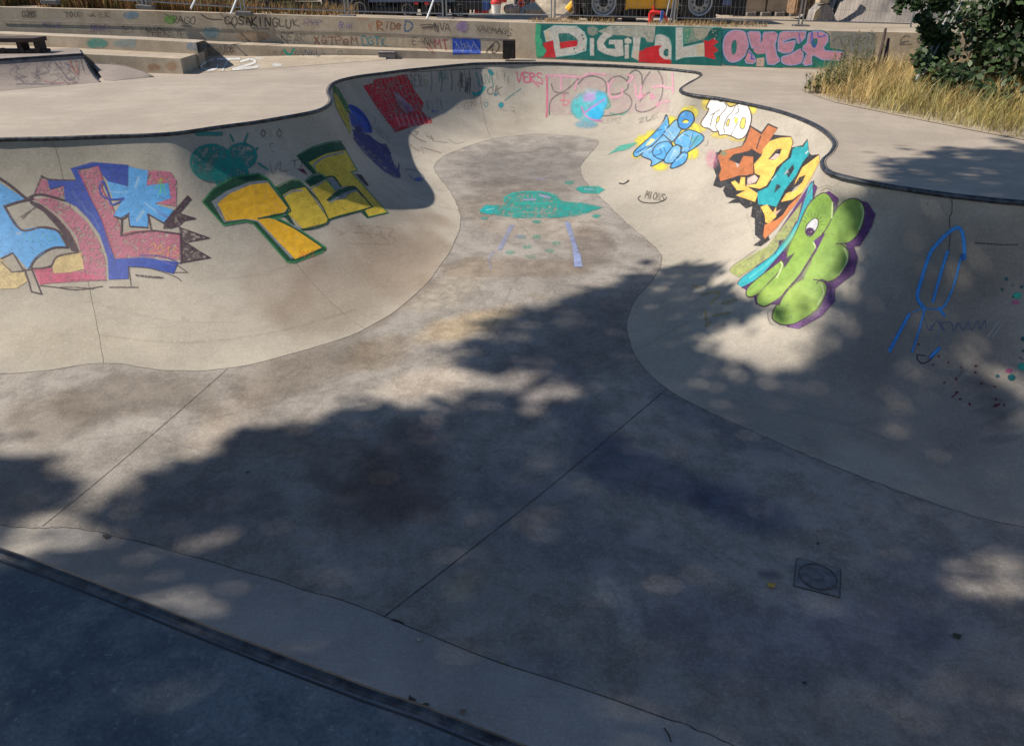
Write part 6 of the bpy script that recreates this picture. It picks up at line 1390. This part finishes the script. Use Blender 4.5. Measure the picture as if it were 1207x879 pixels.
# ------------------------------------------------------------------ tall trees left of the camera whose crowns shade the near bowl
SH=[(110,612),(160,575),(230,540),(330,505),(440,482),(500,487),(560,472),(575,440),(530,415),(580,392),(640,377),(690,340),(760,322),(830,318),(880,350),(905,358),(960,372),(1000,335),(1032,275),(1022,238),(1012,214),(1040,190),(1100,186),(1207,178),(1400,170),(1600,1200),(-400,1200),(-400,760),(-20,690),(60,655),(110,640),(135,625)]
SH2=[(-300,500),(-60,520),(40,542),(80,572),(62,597),(30,622),(-60,640),(-300,640)]
HOLES=[(910,405,55,30,-15,1.),(855,385,22,12,-20,.8),(960,390,22,30,0,.7),(640,462,42,24,-10,.9),(600,450,30,18,0,.8),(800,345,30,7,-25,.7),(770,390,20,10,-30,.5),(840,455,26,12,-10,.5),(985,430,22,30,0,.4),(700,440,14,10,0,.4),
 (1150,412,17,17,0,.75),(1190,445,22,20,0,.8),(1145,330,30,22,-20,.5),(1180,300,26,12,-20,.5),(1190,678,24,28,20,1.),(1150,690,16,14,0,.8),(1168,712,18,12,0,.5),(1135,822,20,14,10,.9),(1110,600,20,10,0,.35),(1075,545,20,12,0,.4),
 (545,688,18,12,-25,.8),(262,642,34,9,-8,.85),(222,668,30,10,-8,.8),(200,706,42,8,-6,.9),(243,718,36,8,-6,.9),(310,655,30,8,-8,.6),(60,640,60,9,-5,.9),(150,660,30,7,-5,.6),(120,600,40,10,-20,.6),(430,578,26,10,-20,.4),
 (1080,215,50,5,3,.8),(1160,200,30,4,3,.7),(1040,205,26,4,3,.5),(1000,345,22,30,0,.5),(1050,260,20,14,0,.35),(730,560,20,8,10,.2),(660,400,18,7,-15,.4),(560,560,20,10,-10,.25),(860,300,10,8,0,.3),(1180,590,18,14,0,.4)]
sp=np.array(SH,float); sp2=np.array(SH2,float)
N=230000; GX=RNG.uniform(-9.5,11,N); GY=RNG.uniform(-1.5,11.5,N)
dk=inpoly([(c.x,c.y) for c in Cc[::4]],GX,GY)
QX,QY,QZ=GX.copy(),GY.copy(),np.zeros(N)
for i in np.nonzero(dk)[0]:
    h_=bvh.ray_cast(Vector((GX[i],GY[i],.0))-SUND*.02,SUND)
    if h_[0]: QX[i],QY[i],QZ[i]=h_[0]
cz=np.maximum(QY*CP-(QZ-CH)*SP,.15); cy=QY*SP+(QZ-CH)*CP; px=W0/2+FPX*QX/cz; py=H0/2-FPX*cy/cz
behind=(QY*CP-(QZ-CH)*SP)<.3
nz=lambda s,sd:(vnoise(GX,GY,s,sd)-.5)
jit=60*np.clip(1/cz*5,.3,1.6)
pxj=px+nz(.28,31)*jit*1.6+nz(.1,32)*jit*.8; pyj=py+nz(.28,33)*jit*.7+nz(.1,34)*jit*.35
bl=np.clip(1/cz*6,.35,2.2); pxj=pxj+RNG.normal(0,15,N)*bl; pyj=pyj+RNG.normal(0,6.5,N)*bl
m=inpoly(sp,pxj,pyj)|inpoly(sp2,pxj,pyj)|behind
pr=np.where(m,1.,0.)
for hx,hy,rx,ry,rot,k in HOLES:
    a=math.radians(rot); dx=pxj-hx; dy=pyj-hy; u=(dx*math.cos(a)+dy*math.sin(a))/rx/1.2; v=(-dx*math.sin(a)+dy*math.cos(a))/ry/1.2
    pr*=1-min(1,k*1.1)*np.clip(1.7-(u*u+v*v),0,1)
pr*=np.clip(1.05+.5*nz(.22,41)+.6*nz(.6,42),.8,1)
rw=np.clip((px-790)/120,0,1)*np.clip((620-py)/120,0,1)*np.clip((py-225)/40,0,1); pr*=1-rw*np.clip(.16-1.8*nz(.33,61)-1.3*nz(.13,62),0,.65)
off_=(px<-120)|(px>1330)|(py>1000); pr=np.where(off_&~behind,pr*.9,pr)
NL=105000
sel=np.nonzero(RNG.random(N)<pr*NL/ max(1,pr.sum()))[0]
t_=9.5+2.4*(vnoise(GX[sel],GY[sel],1.6,51)-.5)*2+RNG.normal(0,.45,len(sel))
LP=np.stack([GX[sel],GY[sel],np.zeros(len(sel))],1)-np.array(SUND)[None]*t_[:,None]
trees=[((-12.2,1.2,0),'tall shade tree standing left of the bowl, its crown over the near floor'),((-7.2,-3.6,0),'tall shade tree standing behind the camera on the left')]
tx_=LP[:,1]<.9
for k,(bp,lab) in enumerate(trees):
    e_=empty('shade_tree',bp,0,lab,'tree'); pts=LP[tx_ if k else ~tx_]; n=len(pts)
    leaves(pts,np.tile([0,0,1.],(n,1)),.15,pick(n,[(.035,.07,.02),(.05,.09,.025)],[.5,.5]),'crown',e_,M['leaf'])
    mb=MB(); b0=Vector(bp); fork=b0+Vector((.5,.3,4.2)); mb.tube([b0,b0+Vector((.1,.05,1)),b0+Vector((.3,.2,2.6)),fork],[.34,.27,.24,.2],12)
    rr=random.Random(k)
    for j in range(13):
        q=Vector(pts[rr.randrange(n)]); m1=fork.lerp(q,.5)+Vector((0,0,.5)); mb.tube([fork-Vector((0,0,.1*j*.3)),m1,q],[.11,.06,.015],7)
    kid(mb,'trunk','bark',e_,True)
